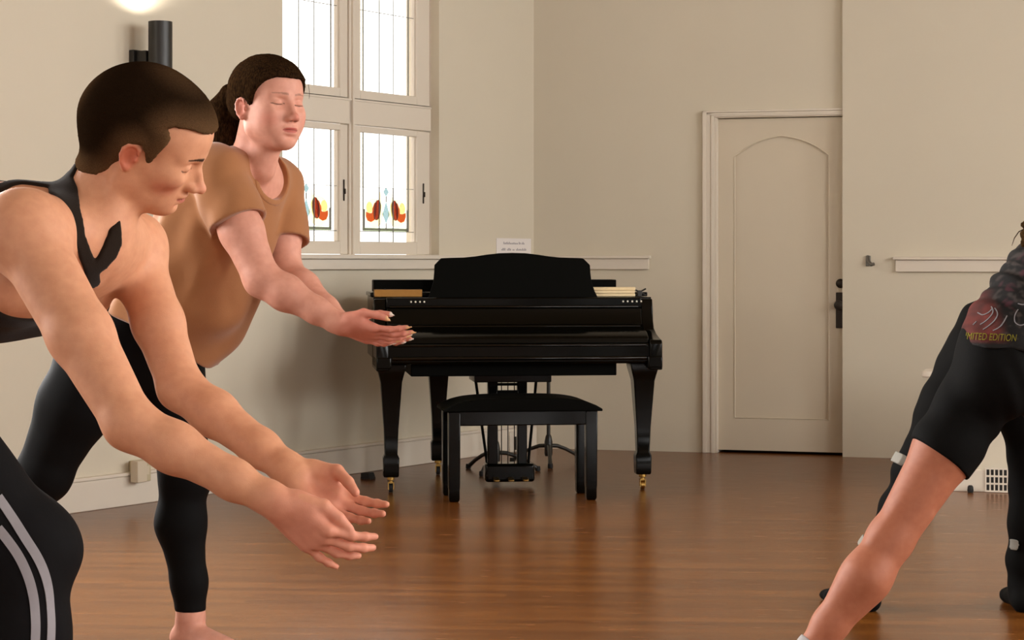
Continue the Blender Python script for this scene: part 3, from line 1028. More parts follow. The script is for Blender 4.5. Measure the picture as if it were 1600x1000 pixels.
# ------------------------------------------------------------------ implicit-surface modelling kit for bodies and cloth
class Sdf:
    """ordered list of implicit shapes: u = smooth union, s = smooth subtraction, i = intersection"""

    def __init__(s):
        s.p = []
        s.disp = None

    def add(s, fn, c, r, k=0.01, op='u'):
        s.p.append((op, float(k), fn, np.asarray(c, float), float(r)))
        return s

    # -- shapes
    def ball(s, c, r, k=0.01, op='u'):
        c = np.asarray(c, f32)
        return s.add(lambda q: np.sqrt(((q - c) ** 2).sum(1)) - f32(r), c, r, k, op)

    def ellip(s, c, r, R=None, k=0.01, op='u'):
        """R rows = local axes in world"""
        c = np.asarray(c, f32)
        r_ = np.asarray(r, f32)
        A = None if R is None else np.asarray(R, f32).T
        rm = float(min(r))

        def fn(q):
            d = q - c
            if A is not None:
                d = d @ A
            e = d / r_
            k0 = np.sqrt((e ** 2).sum(1))
            e /= r_
            k1 = np.sqrt((e ** 2).sum(1))
            return np.where(k1 < 1e-6, -rm, k0 * (k0 - 1) / np.maximum(k1, 1e-6)).astype(f32)
        return s.add(fn, c, max(r), k, op)

    def cap(s, a, b, ra, rb, k=0.01, op='u'):
        a, b = np.asarray(a, f32), np.asarray(b, f32)
        v = b - a
        L2 = f32((v ** 2).sum())

        def fn(q):
            d = q - a
            t = np.clip((d @ v) / L2, 0, 1)
            return np.sqrt(((d - t[:, None] * v) ** 2).sum(1)) - (f32(ra) + t * f32(rb - ra))
        return s.add(fn, (a + b) / 2, math.sqrt(L2) / 2 + max(ra, rb), k, op)

    def chain(s, pts, rs, k=0.01, op='u'):
        for i in range(len(pts) - 1):
            s.cap(pts[i], pts[i + 1], rs[i], rs[i + 1], k, op)
        return s

    def ecap(s, a, b, side, ra, rb, k=0.01, op='u', flat=None):
        """limb with elliptical section: ra, rb = (half width along side, half thickness)"""
        a, b = np.asarray(a, float), np.asarray(b, float)
        ax = b - a
        L = np.linalg.norm(ax)
        ax = ax / L
        w = np.asarray(side, float)
        w = nrm(w - ax * np.dot(w, ax))
        n = np.cross(ax, w)
        M = np.stack([ax, w, n], 1).astype(f32)
        a_, L_ = a.astype(f32), f32(L)
        ra_, rb_ = np.asarray(ra, f32), np.asarray(rb, f32)
        e0 = f32(min(ra) if flat is None else flat)
        e1 = f32(min(rb) if flat is None else flat)

        def fn(q):
            d = (q - a_) @ M
            t = np.clip(d[:, 0] / L_, 0, 1)
            d[:, 0] -= t * L_
            r = np.stack([e0 + t * (e1 - e0), ra_[0] + t * (rb_[0] - ra_[0]), ra_[1] + t * (rb_[1] - ra_[1])], 1)
            e = d / r
            k0 = np.sqrt((e ** 2).sum(1))
            k1 = np.sqrt(((e / r) ** 2).sum(1))
            return np.where(k1 < 1e-6, -r.min(1), k0 * (k0 - 1) / np.maximum(k1, 1e-6)).astype(f32)
        return s.add(fn, (a + b) / 2, L / 2 + max(max(ra), max(rb), float(e0), float(e1)), k, op)

    def plane(s, p, n, k=0.0, op='i'):
        """keeps the side the normal points away from"""
        n_ = nrm(n).astype(f32)
        o = f32(np.dot(n_, p))
        return s.add(lambda q: q @ n_ - o, p, 1e3, k, op)

    def sub(s, other, k=0.0, op='u', off=0.0):
        c, r = other.bound()
        return s.add(lambda q: other(q) - f32(off), c, r + abs(off), k, op)

    def bound(s):
        lo, hi = s.box()
        return (lo + hi) / 2, float(np.linalg.norm(hi - lo) / 2)

    def box(s):
        U = [p for p in s.p if p[0] == 'u']
        lo = np.min([p[3] - p[4] for p in U], 0)
        hi = np.max([p[3] + p[4] for p in U], 0)
        return lo, hi

    @staticmethod
    def comb(d, e, op, k):
        if op == 'u':
            if k <= 0:
                return np.minimum(d, e)
            h = np.maximum(k - np.abs(d - e), 0) / k
            return np.minimum(d, e) - h * h * f32(k * 0.25)
        if op == 's':
            e = -e
        if k <= 0:
            return np.maximum(d, e)
        h = np.maximum(k - np.abs(d - e), 0) / k
        return np.maximum(d, e) + h * h * f32(k * 0.25)

    def __call__(s, q, sel=None):
        q = np.asarray(q, f32)
        d = np.full(len(q), 1.0, f32)
        for i, (op, k, fn, c, r) in enumerate(s.p):
            if sel is None or sel[i]:
                d = s.comb(d, fn(q), op, k)
        if s.disp is not None:
            d = d + s.disp(q).astype(f32)
        return d

    def culled(s, q):
        """evaluation of many scattered points, skipping far shapes block by block"""
        out = np.empty(len(q), f32)
        key = np.floor(q / 0.06).astype(int)
        _, inv = np.unique(key, axis=0, return_inverse=True)
        inv = inv.ravel()
        order = np.argsort(inv, kind='stable')
        cuts = np.flatnonzero(np.diff(inv[order])) + 1
        for idx in np.split(order, cuts):
            pq = q[idx]
            c = pq.mean(0)
            R = np.linalg.norm(pq - c, axis=1).max()
            sel = [p[0] == 'i' or not (np.linalg.norm(c - p[3]) - p[4] > R + 0.03 + p[1]) for p in s.p]
            out[idx] = s(pq, sel)
        return out

    def grad(s, q, e=0.001):
        g = np.stack([s.culled(q + np.eye(3)[i] * e) - s.culled(q - np.eye(3)[i] * e) for i in range(3)], 1)
        return g / np.maximum(np.linalg.norm(g, axis=1, keepdims=True), 1e-9)

    def trace(s, px, py, far=12.0, near=2.0):
        """first surface point on the camera ray through a pixel (build-time measuring), or None"""
        d = nrm([(px - 800.0) / F, 1.0, -(py - HOR) / F])
        o = np.array([0, 0, EYE])
        t = near
        for _ in range(300):
            v = float(s((o + d * t)[None])[0])
            if v < 0.0004:
                return o + d * t
            t += min(max(v * 0.8, 0.0005), 0.2)
            if t > far:
                return None
        return None

    def trace_many(s, px, py, near=2.0, far=12.0):
        d = np.stack([(px - 800.0) / F, np.ones(len(px)), -(py - HOR) / F], 1)
        d /= np.linalg.norm(d, axis=1, keepdims=True)
        o = np.array([0, 0, EYE])
        t = np.full(len(px), near)
        for _ in range(260):
            t = np.minimum(t + np.clip(s(o + d * t[:, None]) * 0.8, -0.01, 0.2), far)
        return o + d * t[:, None], d

    # -- surface extraction (tiled surface nets)
    def mesh(s, h, n=20, margin=0.022, smooth=1):
        lo, hi = s.box()
        lo = lo - 3 * h - margin
        nt = np.ceil((hi + 3 * h + margin - lo) / (n * h)).astype(int)
        NY, NZ = int(nt[1] * n + 2), int(nt[2] * n + 2)
        ts = np.stack(np.meshgrid(*[np.arange(k) for k in nt], indexing='ij'), -1).reshape(-1, 3)
        cen = lo + (ts + 0.5) * n * h
        R = n * h * 0.5 * math.sqrt(3)
        # which shapes can matter where
        near_ = np.zeros((len(ts), len(s.p)), bool)
        for i, (op, k, fn, c, r) in enumerate(s.p):
            near_[:, i] = (np.linalg.norm(cen - c, axis=1) - r < R + margin + k) | (op == 'i')
        isU = np.array([p[0] == 'u' for p in s.p])
        act = near_[:, isU].any(1)
        ids = np.flatnonzero(act)
        g = np.stack(np.meshgrid(*[np.arange(n + 1)] * 3, indexing='ij'), -1).reshape(-1, 3)
        keys, pos, faces = [], [], []
        cor = np.array([(0, 0, 0), (1, 0, 0), (0, 1, 0), (1, 1, 0), (0, 0, 1), (1, 0, 1), (0, 1, 1), (1, 1, 1)])
        eds = [(0, 1), (2, 3), (4, 5), (6, 7), (0, 2), (1, 3), (4, 6), (5, 7), (0, 4), (1, 5), (2, 6), (3, 7)]
        # quick reject at tile centres
        for ti in ids:
            sel = near_[ti] | False
            dc = float(s(cen[ti][None], sel)[0])
            if abs(dc) > R * 1.7 + margin:
                continue
            base = ts[ti] * n
            q = (lo + (base + g) * h).astype(f32)
            V = s(q, sel).reshape(n + 1, n + 1, n + 1)
            S = V < 0
            if S.all() or not S.any():
                continue
            c8 = np.stack([S[a:a + n, b:b + n, c:c + n] for a, b, c in cor], -1)
            m = c8.any(-1) & ~c8.all(-1)
            ci = np.argwhere(m)
            if len(ci):
                v8 = np.stack([V[ci[:, 0] + a, ci[:, 1] + b, ci[:, 2] + c] for a, b, c in cor], -1)
                acc = np.zeros((len(ci), 3))
                cnt = np.zeros(len(ci))
                for a, b in eds:
                    va, vb = v8[:, a], v8[:, b]
                    x = (va < 0) != (vb < 0)
                    t = np.where(x, va / np.where(x, va - vb, 1), 0)
                    acc += np.where(x[:, None], cor[a] + t[:, None] * (cor[b] - cor[a]), 0)
                    cnt += x
                gi = base + ci
                keys.append((gi[:, 0].astype(np.int64) * NY + gi[:, 1]) * NZ + gi[:, 2])
                pos.append(lo + (gi + acc / cnt[:, None]) * h)
            for ax in range(3):
                sl0 = [slice(0, n)] * 3
                sl1 = [slice(0, n)] * 3
                sl1[ax] = slice(1, n + 1)
                A, B = S[tuple(sl0)], S[tuple(sl1)]
                ei = np.argwhere(A != B)
                if not len(ei):
                    continue
                flip = A[tuple(ei.T)]
                gi = base + ei
                u, w = (ax + 1) % 3, (ax + 2) % 3
                du, dw = np.eye(3, dtype=int)[u], np.eye(3, dtype=int)[w]
                qs = [gi - du - dw, gi - dw, gi, gi - du]
                kk = np.stack([(a[:, 0].astype(np.int64) * NY + a[:, 1]) * NZ + a[:, 2] for a in qs], 1)
                kk = np.where(flip[:, None], kk, kk[:, ::-1])
                faces.append(kk)
        keys = np.concatenate(keys)
        pos = np.concatenate(pos)
        faces = np.concatenate(faces)
        o = np.argsort(keys)
        keys, pos = keys[o], pos[o]
        fi = np.searchsorted(keys, faces)
        fi = np.minimum(fi, len(keys) - 1)
        ok = (keys[fi] == faces).all(1)
        fi = fi[ok]
        fi = close_holes(fi)
        for _ in range(smooth):
            acc = np.zeros_like(pos)
            cnt = np.zeros(len(pos))
            for a in range(4):
                i, j = fi[:, a], fi[:, (a + 1) % 4]
                for d in range(3):
                    acc[:, d] += np.bincount(i, pos[j, d], len(pos)) + np.bincount(j, pos[i, d], len(pos))
                cnt += np.bincount(i, minlength=len(pos)) + np.bincount(j, minlength=len(pos))
            pos = pos + 0.5 * (acc / np.maximum(cnt, 1)[:, None] - pos)
        return pos, fi


def close_holes(fi):
    """fill stray one- or two-cell gaps with quads / triangles (a triangle repeats nothing: it is split through its own corner list later)"""
    a, b = fi.ravel(), np.roll(fi, -1, 1).ravel()
    n = int(fi.max()) + 1
    k, kr = a.astype(np.int64) * n + b, b.astype(np.int64) * n + a
    open_ = ~np.isin(kr, k)
    if not open_.any():
        return fi
    nxt = {}
    for x, y in zip(b[open_], a[open_]):
        nxt.setdefault(int(x), []).append(int(y))
    new = []
    for st in list(nxt):
        if not nxt.get(st):
            continue
        loop, cur = [st], nxt[st].pop()
        while cur != st and nxt.get(cur) and len(loop) < 40:
            loop.append(cur)
            cur = nxt[cur].pop()
        if cur != st or len(loop) < 4:
            continue
        while len(loop) >= 4:
            new.append(loop[:4])
            loop = [loop[0]] + loop[3:]
    return np.concatenate([fi, np.array(new, fi.dtype)]) if new else fi


def mesh_object(name, pos, fi, m, base, parent=None, col=None):
    me = bpy.data.meshes.new(name)
    me.vertices.add(len(pos))
    me.vertices.foreach_set('co', (pos - base).astype(f32).ravel())
    me.loops.add(fi.size)
    me.loops.foreach_set('vertex_index', fi.astype(np.int32).ravel())
    me.polygons.add(len(fi))
    me.polygons.foreach_set('loop_start', np.arange(0, fi.size, fi.shape[1], dtype=np.int32))
    me.polygons.foreach_set('use_smooth', np.ones(len(fi), bool))
    me.update(calc_edges=True)
    if col is not None:
        at = me.color_attributes.new('Col', 'FLOAT_COLOR', 'POINT')
        at.data.foreach_set('color', np.concatenate([col, np.ones((len(col), 1))], 1).astype(f32).ravel())
    me.materials.append(m)
    o = bpy.data.objects.new(name, me)
    C.objects.link(o)
    if parent is None:
        o.location = tuple(base)
    else:
        o.parent = parent
    return o


# ------------------------------------------------------------------ anatomy
def frame(fwd, up):
    f = nrm(fwd)
    u = np.asarray(up, float)
    u = nrm(u - f * np.dot(u, f))
    l = np.cross(u, f)                       # the person's left
    return np.stack([f, l, u])               # rows: forward, left, up


class Head:
    def __init__(s, o, R, sc=1.0, fem=False, fz=1.0, occ=False):
        s.o, s.R, s.sc, s.fem, s.occ = np.asarray(o, float), R, sc, fem, occ
        s.st = np.array([1, 1, fz])

    def w(s, p):
        return s.o + s.sc * ((np.asarray(p, float) * s.st) @ s.R)

    def loc(s, q):
        return ((q - s.o) @ s.R.T) / s.sc / s.st

    def ell(s, S, c, r, k, op='u', yaw=0, pitch=0, roll=0):
        A = np.array(Matrix.Rotation(yaw, 3, 'Z') @ Matrix.Rotation(pitch, 3, 'Y') @ Matrix.Rotation(roll, 3, 'X')).T
        S.ellip(s.w(c), np.asarray(r) * s.sc, A @ s.R, k * s.sc, op)

    def cap(s, S, a, b, ra, rb, k, op='u'):
        S.cap(s.w(a), s.w(b), ra * s.sc, rb * s.sc, k * s.sc, op)

    def skull(s, S):
        s.ell(S, (-0.014, 0, 0.032), (0.096, 0.075, 0.080), 0.01)
        s.ell(S, (0.030, 0, 0.030), (0.058, 0.062, 0.058), 0.03)
        if s.occ:
            s.ell(S, (-0.050, 0, -0.004), (0.069, 0.064, 0.060), 0.04)

    def build(s, S, open_eyes=False):
        f = s.fem
        s.skull(S)
        s.ell(S, (0.030, 0, -0.042), (0.056, 0.056 if not f else 0.058, 0.066), 0.03)
        for y in (-1, 1):
            s.cap(S, (-0.004, y * 0.047, -0.03), (0.006, y * 0.045, -0.068), 0.015, 0.014, 0.03)
            s.cap(S, (0.006, y * 0.045, -0.068), (0.066, y * 0.016, -0.100), 0.014, 0.014, 0.03)
            s.ell(S, (0.052, y * 0.043, -0.028), (0.028, 0.018, 0.018), 0.03)
            if f:
                s.ell(S, (0.05, y * 0.036, -0.056), (0.03, 0.023, 0.028), 0.03)
        s.ell(S, (0.062, 0, -0.078), (0.028, 0.034, 0.030), 0.024)
        s.ell(S, (0.072, 0, -0.102), (0.019, 0.020, 0.015), 0.014)
        # brow
        for y in (-1, 1):
            s.cap(S, (0.080, y * 0.010, 0.015), (0.064, y * 0.044, 0.018), 0.0095 if not f else 0.0075, 0.008, 0.014)
        # eye sockets
        for y in (-1, 1):
            s.ell(S, (0.095, y * 0.033, -0.004), (0.015, 0.019, 0.0120), 0.014, 's')
        # nose
        nz = 0.0 if not f else -0.003
        s.cap(S, (0.083, 0, 0.006), (0.109 + nz, 0, -0.036), 0.0068, 0.0078, 0.008)
        s.cap(S, (0.072, 0, 0.004), (0.086, 0, -0.040), 0.011, 0.0165, 0.010)
        s.ell(S, (0.111 + nz, 0, -0.039), (0.0105, 0.0105, 0.0088), 0.006)
        for y in (-1, 1):
            s.ell(S, (0.099, y * 0.0115, -0.043), (0.0115, 0.0068, 0.0075), 0.006)
            s.ell(S, (0.102, y * 0.0062, -0.0505), (0.006, 0.0032, 0.0032), 0.003, 's')
        # eyeballs with lids
        for y in (-1, 1):
            s.ell(S, (0.0705, y * 0.0325, -0.003), (0.0140, 0.0150, 0.0128), 0.003)
            s.ell(S, (0.0815, y * 0.0325, -0.0085), (0.0050, 0.0135, 0.0007), 0.0025, 's', pitch=-0.25)
            s.ell(S, (0.0835, y * 0.0330, 0.0058), (0.0040, 0.013, 0.0012), 0.004, 's')
        # lips
        s.ell(S, (0.0880, 0, -0.0655), (0.0120, 0.0215, 0.0070), 0.006)
        s.ell(S, (0.0865, 0, -0.0790), (0.0120, 0.0190, 0.0075), 0.006)
        s.ell(S, (0.0985, 0, -0.0718), (0.0105, 0.0215, 0.0007), 0.003, 's')
        s.ell(S, (0.0960, 0, -0.0905), (0.0075, 0.018, 0.0035), 0.008, 's')
        s.ell(S, (0.1010, 0, -0.0575), (0.0035, 0.0022, 0.006), 0.003, 's')
        # ears: plate, rim, bowl, lobe
        for y in (-1, 1):
            yw = -y * 0.45
            s.ell(S, (-0.006, y * 0.0730, -0.024), (0.0145, 0.0055, 0.0235), 0.006, yaw=yw, pitch=-0.15)
            rim = [(0.0055, -0.010), (0.003, 0.0005), (-0.006, 0.0045), (-0.0155, 0.001), (-0.0205, -0.010), (-0.0195, -0.024), (-0.0140, -0.036), (-0.006, -0.044)]
            pts = [s.w((x_, y * (0.0775 + 0.28 * max(0, -x_ - 0.002)), z_)) for x_, z_ in rim]
            S.chain(pts, [0.0026 * s.sc, 0.0032 * s.sc] + [0.0034 * s.sc] * 5 + [0.0042 * s.sc], 0.003 * s.sc)
            s.ell(S, (-0.004, y * 0.0800, -0.022), (0.0080, 0.0055, 0.0125), 0.004, 's', yaw=yw, pitch=-0.15)
            s.ell(S, (0.0045, y * 0.0750, -0.021), (0.0035, 0.0045, 0.0055), 0.003)
            s.ell(S, (-0.0045, y * 0.0760, -0.044), (0.0065, 0.0045, 0.0070), 0.004)

    def paint(s, pos, col, skin, lip, brow, blush=None, ear=None):
        L = s.loc(pos)
        x, y, z = L[:, 0], np.abs(L[:, 1]), L[:, 2]
        near = (np.abs(L) < 0.2).all(1)

        def mixc(w, c):
            w = (np.clip(w, 0, 1) * near)[:, None]
            col[:] = col * (1 - w) + np.asarray(c) * w

        def sm(v, a, b):
            t = np.clip((v - a) / (b - a), 0, 1)
            return t * t * (3 - 2 * t)
        if blush is not None:
            d = np.sqrt(((x - 0.06) / 0.03) ** 2 + ((y - 0.045) / 0.024) ** 2 + ((z + 0.045) / 0.026) ** 2)
            mixc(0.75 * (1 - sm(d, 0.3, 1.3)), blush)
            d = np.sqrt(((x - 0.112) / 0.018) ** 2 + (y / 0.015) ** 2 + ((z + 0.038) / 0.014) ** 2)
            mixc(0.5 * (1 - sm(d, 0.3, 1.3)), blush)
        if ear is not None:
            d = np.sqrt(((x + 0.006) / 0.022) ** 2 + ((y - 0.082) / 0.014) ** 2 + ((z + 0.022) / 0.032) ** 2)
            mixc(0.8 * (1 - sm(d, 0.6, 1.2)), ear)
        # lips
        h = 0.0075 * np.clip(1 - (y / 0.0235) ** 2, 0, 1) ** 0.7 + 1e-5
        up = (z > -0.0718)
        t = np.where(up, (z + 0.0718) / h, (-0.0718 - z) / (h * 1.15))
        mixc((1 - sm(t, 0.75, 1.1)) * (x > 0.075) * (y < 0.0235), lip)
        mixc(0.7 * (1 - sm(np.abs(z + 0.0718), 0.0004, 0.0014)) * (x > 0.07) * (y < 0.023), np.asarray(lip) * 0.35)
        # brows
        zc = 0.0185 - 0.10 * np.maximum(y - 0.030, 0) + 0.12 * np.clip(y - 0.012, 0, 0.018)
        wb_ = 0.0036 if not s.fem else 0.0024
        wb_ = wb_ * np.clip(1.25 - (y - 0.012) / 0.042, 0.3, 1)
        mixc((1.0 if not s.fem else 0.55) * (1 - sm(np.abs(z - zc) / wb_, 0.7, 1.3)) * (y > 0.010) * (y < 0.049) * (x > 0.045), brow)
        # lash line
        zl = -0.0085 + 0.0028 * ((y - 0.0325) / 0.017) ** 2
        mixc(0.9 * (1 - sm(np.abs(z - zl), 0.0006, 0.0016)) * (np.abs(y - 0.0335) < 0.0175) * (x > 0.058), np.asarray(brow) * 0.55)
        # nostrils
        d = np.sqrt(((x - 0.102) / 0.007) ** 2 + ((y - 0.0062) / 0.004) ** 2 + ((z + 0.0495) / 0.0035) ** 2)
        mixc(0.8 * (1 - sm(d, 0.6, 1.1)), np.asarray(skin) * 0.2)


class Hand:
    FING = [((0.090, 0.027, 0.001), (0.042, 0.025, 0.020), 0.0086, 0.16),
            ((0.093, 0.0075, 0.003), (0.046, 0.029, 0.021), 0.0088, 0.03),
            ((0.088, -0.0125, 0.002), (0.042, 0.027, 0.020), 0.0083, -0.09),
            ((0.078, -0.0305, 0.000), (0.033, 0.020, 0.018), 0.0074, -0.22)]

    def __init__(s, w, d, n, right, sc=1.0, curl=((0.25, 0.3, 0.2),) * 4, thumb=((0.55, 0.55, 0.35), (0.9, 0.15, 0.2)), splay=1.0, nail=0.0):
        d = nrm(d)
        n = np.asarray(n, float)
        n = nrm(n - d * np.dot(n, d))
        # thumb side: right hand palm up, fingers +X, thumb to -Y
        t = np.cross(d, n) if right else np.cross(n, d)
        s.w, s.M, s.sc = np.asarray(w, float), np.stack([d, t, n]), sc
        s.curl, s.thumb, s.splay, s.nail = curl, thumb, splay, nail
        s.nails = []

    def g(s, p):
        return s.w + s.sc * (np.asarray(p, float) @ s.M)

    def build(s, S):
        c = s.sc
        S.ecap(s.g((-0.02, 0, 0)), s.g((0.014, 0.002, 0.0)), s.M[1], (0.025 * c, 0.018 * c), (0.028 * c, 0.018 * c), 0.025)
        S.ellip(s.g((0.050, -0.002, 0.0)), (0.050 * c, 0.039 * c, 0.0125 * c), s.M, 0.018 * c)
        for k, L, r, sp in s.FING:
            S.cap(s.g((0.012, k[1] * 0.55, 0)), s.g(k), 0.0115 * c, (r + 0.0015) * c, 0.012 * c)
        S.ellip(s.g((0.038, 0.027, 0.011)), (0.034 * c, 0.0165 * c, 0.0145 * c), s.M, 0.014 * c)
        S.ellip(s.g((0.040, -0.025, 0.008)), (0.036 * c, 0.0150 * c, 0.0125 * c), s.M, 0.014 * c)
        S.ellip(s.g((0.078, -0.002, 0.008)), (0.014 * c, 0.034 * c, 0.009 * c), s.M, 0.012 * c)
        S.ellip(s.g((0.056, 0.0, 0.026)), (0.026 * c, 0.015 * c, 0.012 * c), s.M, 0.012 * c, 's')
        for fi, (k, L, r, sp) in enumerate(s.FING):
            a = sp * s.splay
            f = np.array([math.cos(a), math.sin(a), 0])
            th = 0.0
            p = np.array(k, float)
            for j, ln in enumerate(L):
                th += s.curl[fi][j]
                dr = f * math.cos(th) + np.array([0, 0, 1]) * math.sin(th)
                q = p + dr * ln
                r0, r1 = (r * 1.02, r * 0.95) if j == 0 else ((r * 0.95, r * 0.86) if j == 1 else (r * 0.86, r * 0.70))
                S.cap(s.g(p), s.g(q), r0 * c, r1 * c, 0.004 * c if j else 0.009 * c)
                if j < 2:
                    S.ball(s.g(q), r * (0.955 if j == 0 else 0.865) * c, 0.004 * c)
                p = q
            bk = -f * math.sin(th) * -1 * 0 + np.array([0, 0, -1]) * math.cos(th) + f * math.sin(th)
            s.nails.append((s.g(p - dr * 0.003 + bk * r * 0.42), dr @ s.M, bk @ s.M, r * c))
            if s.nail:
                ctr = p + dr * (s.nail * 0.35) + bk * r * 0.25
                Rn = np.stack([dr, np.cross(bk, dr), bk]) @ s.M
                S.ellip(s.g(ctr), ((0.006 + s.nail * 0.65) * c, r * 0.62 * c, 0.0016 * c), Rn, 0.0015)
        d1, d2 = nrm(s.thumb[0]), nrm(s.thumb[1])
        b0 = np.array([0.020, 0.026, 0.008])
        b1 = b0 + d1 * 0.044
        b2 = b1 + d2 * 0.033
        d3 = nrm(d2 + 0.25 * (d2 - d1))
        b3 = b2 + d3 * 0.026
        S.cap(s.g(b0), s.g(b1), 0.0150 * c, 0.0118 * c, 0.012 * c)
        S.cap(s.g(b1), s.g(b2), 0.0112 * c, 0.0100 * c, 0.005 * c)
        S.cap(s.g(b2), s.g(b3), 0.0102 * c, 0.0080 * c, 0.004 * c)
        if s.nail:
            bk = nrm(np.cross(d3, [0, 0, 1]) * 1.0)
            Rn = np.stack([d3, np.cross(bk, d3), bk]) @ s.M
            S.ellip(s.g(b3 + d3 * s.nail * 0.35 + bk * 0.003), ((0.007 + s.nail * 0.6) * c, 0.0062 * c, 0.0017 * c), Rn, 0.0015)
        s.nails.append((s.g(b3), d3 @ s.M, None, 0.009 * c))

    def paint(s, pos, col, palm, tip=None):
        L = ((pos - s.w) @ s.M.T) / s.sc
        near = (np.abs(L) < 0.24).all(1) & (L[:, 0] > -0.01)
        # warmer palm side and finger ends
        w = near * np.clip(L[:, 0] / 0.05, 0, 1) * 0.6
        col[:] = col * (1 - w[:, None]) + np.asarray(palm) * w[:, None]
        if tip is not None:
            for p, d, bk, r in s.nails:
                v = pos - p
                a = v @ np.asarray(d)
                dist = np.linalg.norm(v, axis=1)
                w = ((a > 0.001) & (dist < 0.020)).astype(float)
                if bk is not None:
                    w *= (v @ np.asarray(bk) > -0.0035)
                col[:] = col * (1 - w[:, None]) + np.asarray(tip) * w[:, None]


def arm(S, sh, el, wr, rs=(0.055, 0.050, 0.040, 0.044, 0.026), side=(0, 1, 0), k=0.02, deltoid=0.062):
    sh, el, wr = map(lambda v: np.asarray(v, float), (sh, el, wr))
    S.ball(sh, deltoid, 0.04)
    m = sh * 0.45 + el * 0.55
    S.cap(sh, m, rs[0], rs[1], 0.03)
    S.cap(m, el, rs[1], rs[2], k)
    fm = el * 0.70 + wr * 0.30
    S.cap(el, fm, rs[2], rs[3], k)
    fe = el * 0.30 + wr * 0.70
    S.ecap(fm, fe, side, (rs[3], rs[3] * 0.95), (rs[4] * 1.24, rs[4] * 1.15), k)
    S.ecap(fe, wr, side, (rs[4] * 1.24, rs[4] * 1.15), (rs[4] * 1.08, rs[4] * 0.88), k)


def leg(S, hip, kn, an, r=(0.088, 0.072, 0.054, 0.058, 0.036), back=(0, 1, 0), k=0.03):
    """back: direction of the calf"""
    hip, kn, an, back = map(lambda v: np.asarray(v, float), (hip, kn, an, back))
    m = hip * 0.55 + kn * 0.45
    S.cap(hip, m, r[0], r[1], k)
    S.cap(m, kn, r[1], r[2], k)
    back = nrm(back)
    c = kn * 0.66 + an * 0.34 + back * 0.018
    S.cap(kn, c, r[2] * 0.96, r[3], k)
    c2 = kn * 0.25 + an * 0.75
    S.cap(c, c2, r[3], r[4] * 1.12, k)
    S.cap(c2, an, r[4] * 1.12, r[4], k)
    S.ball(kn - back * 0.012, r[2] * 0.92, 0.03)


def foot(S, an, toe_dir, sc=1.0, r=1.0, toes=True):
    """an = ankle joint about 0.08 above the floor"""
    an = np.asarray(an, float)
    t = nrm([toe_dir[0], toe_dir[1], 0])
    z = an[2]
    b = an + np.array([0, 0, -z])
    hl = b - t * 0.035 + np.array([0, 0, 0.030])
    s_ = np.array([-t[1], t[0], 0])
    S.cap(an, hl, 0.034 * r, 0.030 * r, 0.02)
    ball_ = b + t * 0.135 * sc + np.array([0, 0, 0.022])
    S.ecap(b + t * 0.0 + np.array([0, 0, 0.045]), ball_, s_, (0.032 * r, 0.036 * r), (0.043 * r, 0.021), 0.02)
    S.cap(hl, ball_, 0.029 * r, 0.021, 0.02)
    if toes:
        for i, o in enumerate((-0.030, -0.011, 0.006, 0.021, 0.035)):
            l = (0.055, 0.052, 0.046, 0.038, 0.030)[i]
            rr = (0.0125, 0.0095, 0.009, 0.0085, 0.008)[i]
            p = ball_ + s_ * o + t * 0.012 * (1 - abs(o) * 10)
            S.cap(p, p + t * l * sc + np.array([0, 0, -0.010]), rr, rr * 0.85, 0.007)
    else:
        S.ecap(ball_, ball_ + t * 0.06 * sc + np.array([0, 0, -0.004]), s_, (0.042 * r, 0.02), (0.032 * r, 0.015), 0.02)


def ribbon(name, sdf, pts, width, m, base, parent, lift=0.002, n=60, thick=0.0015):
    """flat strip laid on a surface along a path of surface points"""
    pts = np.asarray(pts)
    seg = np.r_[0, np.cumsum(np.linalg.norm(np.diff(pts, axis=0), axis=1))]
    t = np.linspace(0, seg[-1], n)
    p = np.stack([np.interp(t, seg, pts[:, i]) for i in range(3)], 1)
    ker = np.ones(7) / 7
    for i in range(3):
        pad = np.r_[[p[0, i]] * 3, p[:, i], [p[-1, i]] * 3]
        p[:, i] = np.convolve(pad, ker, 'valid')
    for _ in range(4):
        d = sdf.culled(p)
        p = p - sdf.grad(p) * d[:, None]
    g = sdf.grad(p)
    tan = np.gradient(p, axis=0)
    tan /= np.linalg.norm(tan, axis=1, keepdims=True)
    sd = np.cross(g, tan)
    sd /= np.linalg.norm(sd, axis=1, keepdims=True)
    W = np.asarray(width if np.ndim(width) else [width] * n)
    K = 5
    rows = []
    for k in range(K):
        q = p + sd * (W * (k / (K - 1) - 0.5))[:, None]
        for _ in range(3):
            q = q - sdf.grad(q) * sdf.culled(q)[:, None]
        gg = sdf.grad(q)
        rows.append((q - gg * 0.002, q + gg * lift))
    loop = [r[1] for r in rows] + [r[0] for r in rows[::-1]]
    V = np.stack(loop, 1)                       # n, 2K, 3
    M2 = 2 * K
    vs = V.reshape(-1, 3) - base
    fs = [(i * M2 + k, i * M2 + (k + 1) % M2, (i + 1) * M2 + (k + 1) % M2, (i + 1) * M2 + k) for i in range(n - 1) for k in range(M2)]
    fs += [tuple(range(M2))[::-1], tuple(range((n - 1) * M2, n * M2))]
    return MB().add(vs, fs).build(name, m, parent, smooth=True, angle=50)


def smoothstep(v, a, b):
    t = np.clip((v - a) / (b - a), 0, 1)
    return t * t * (3 - 2 * t)


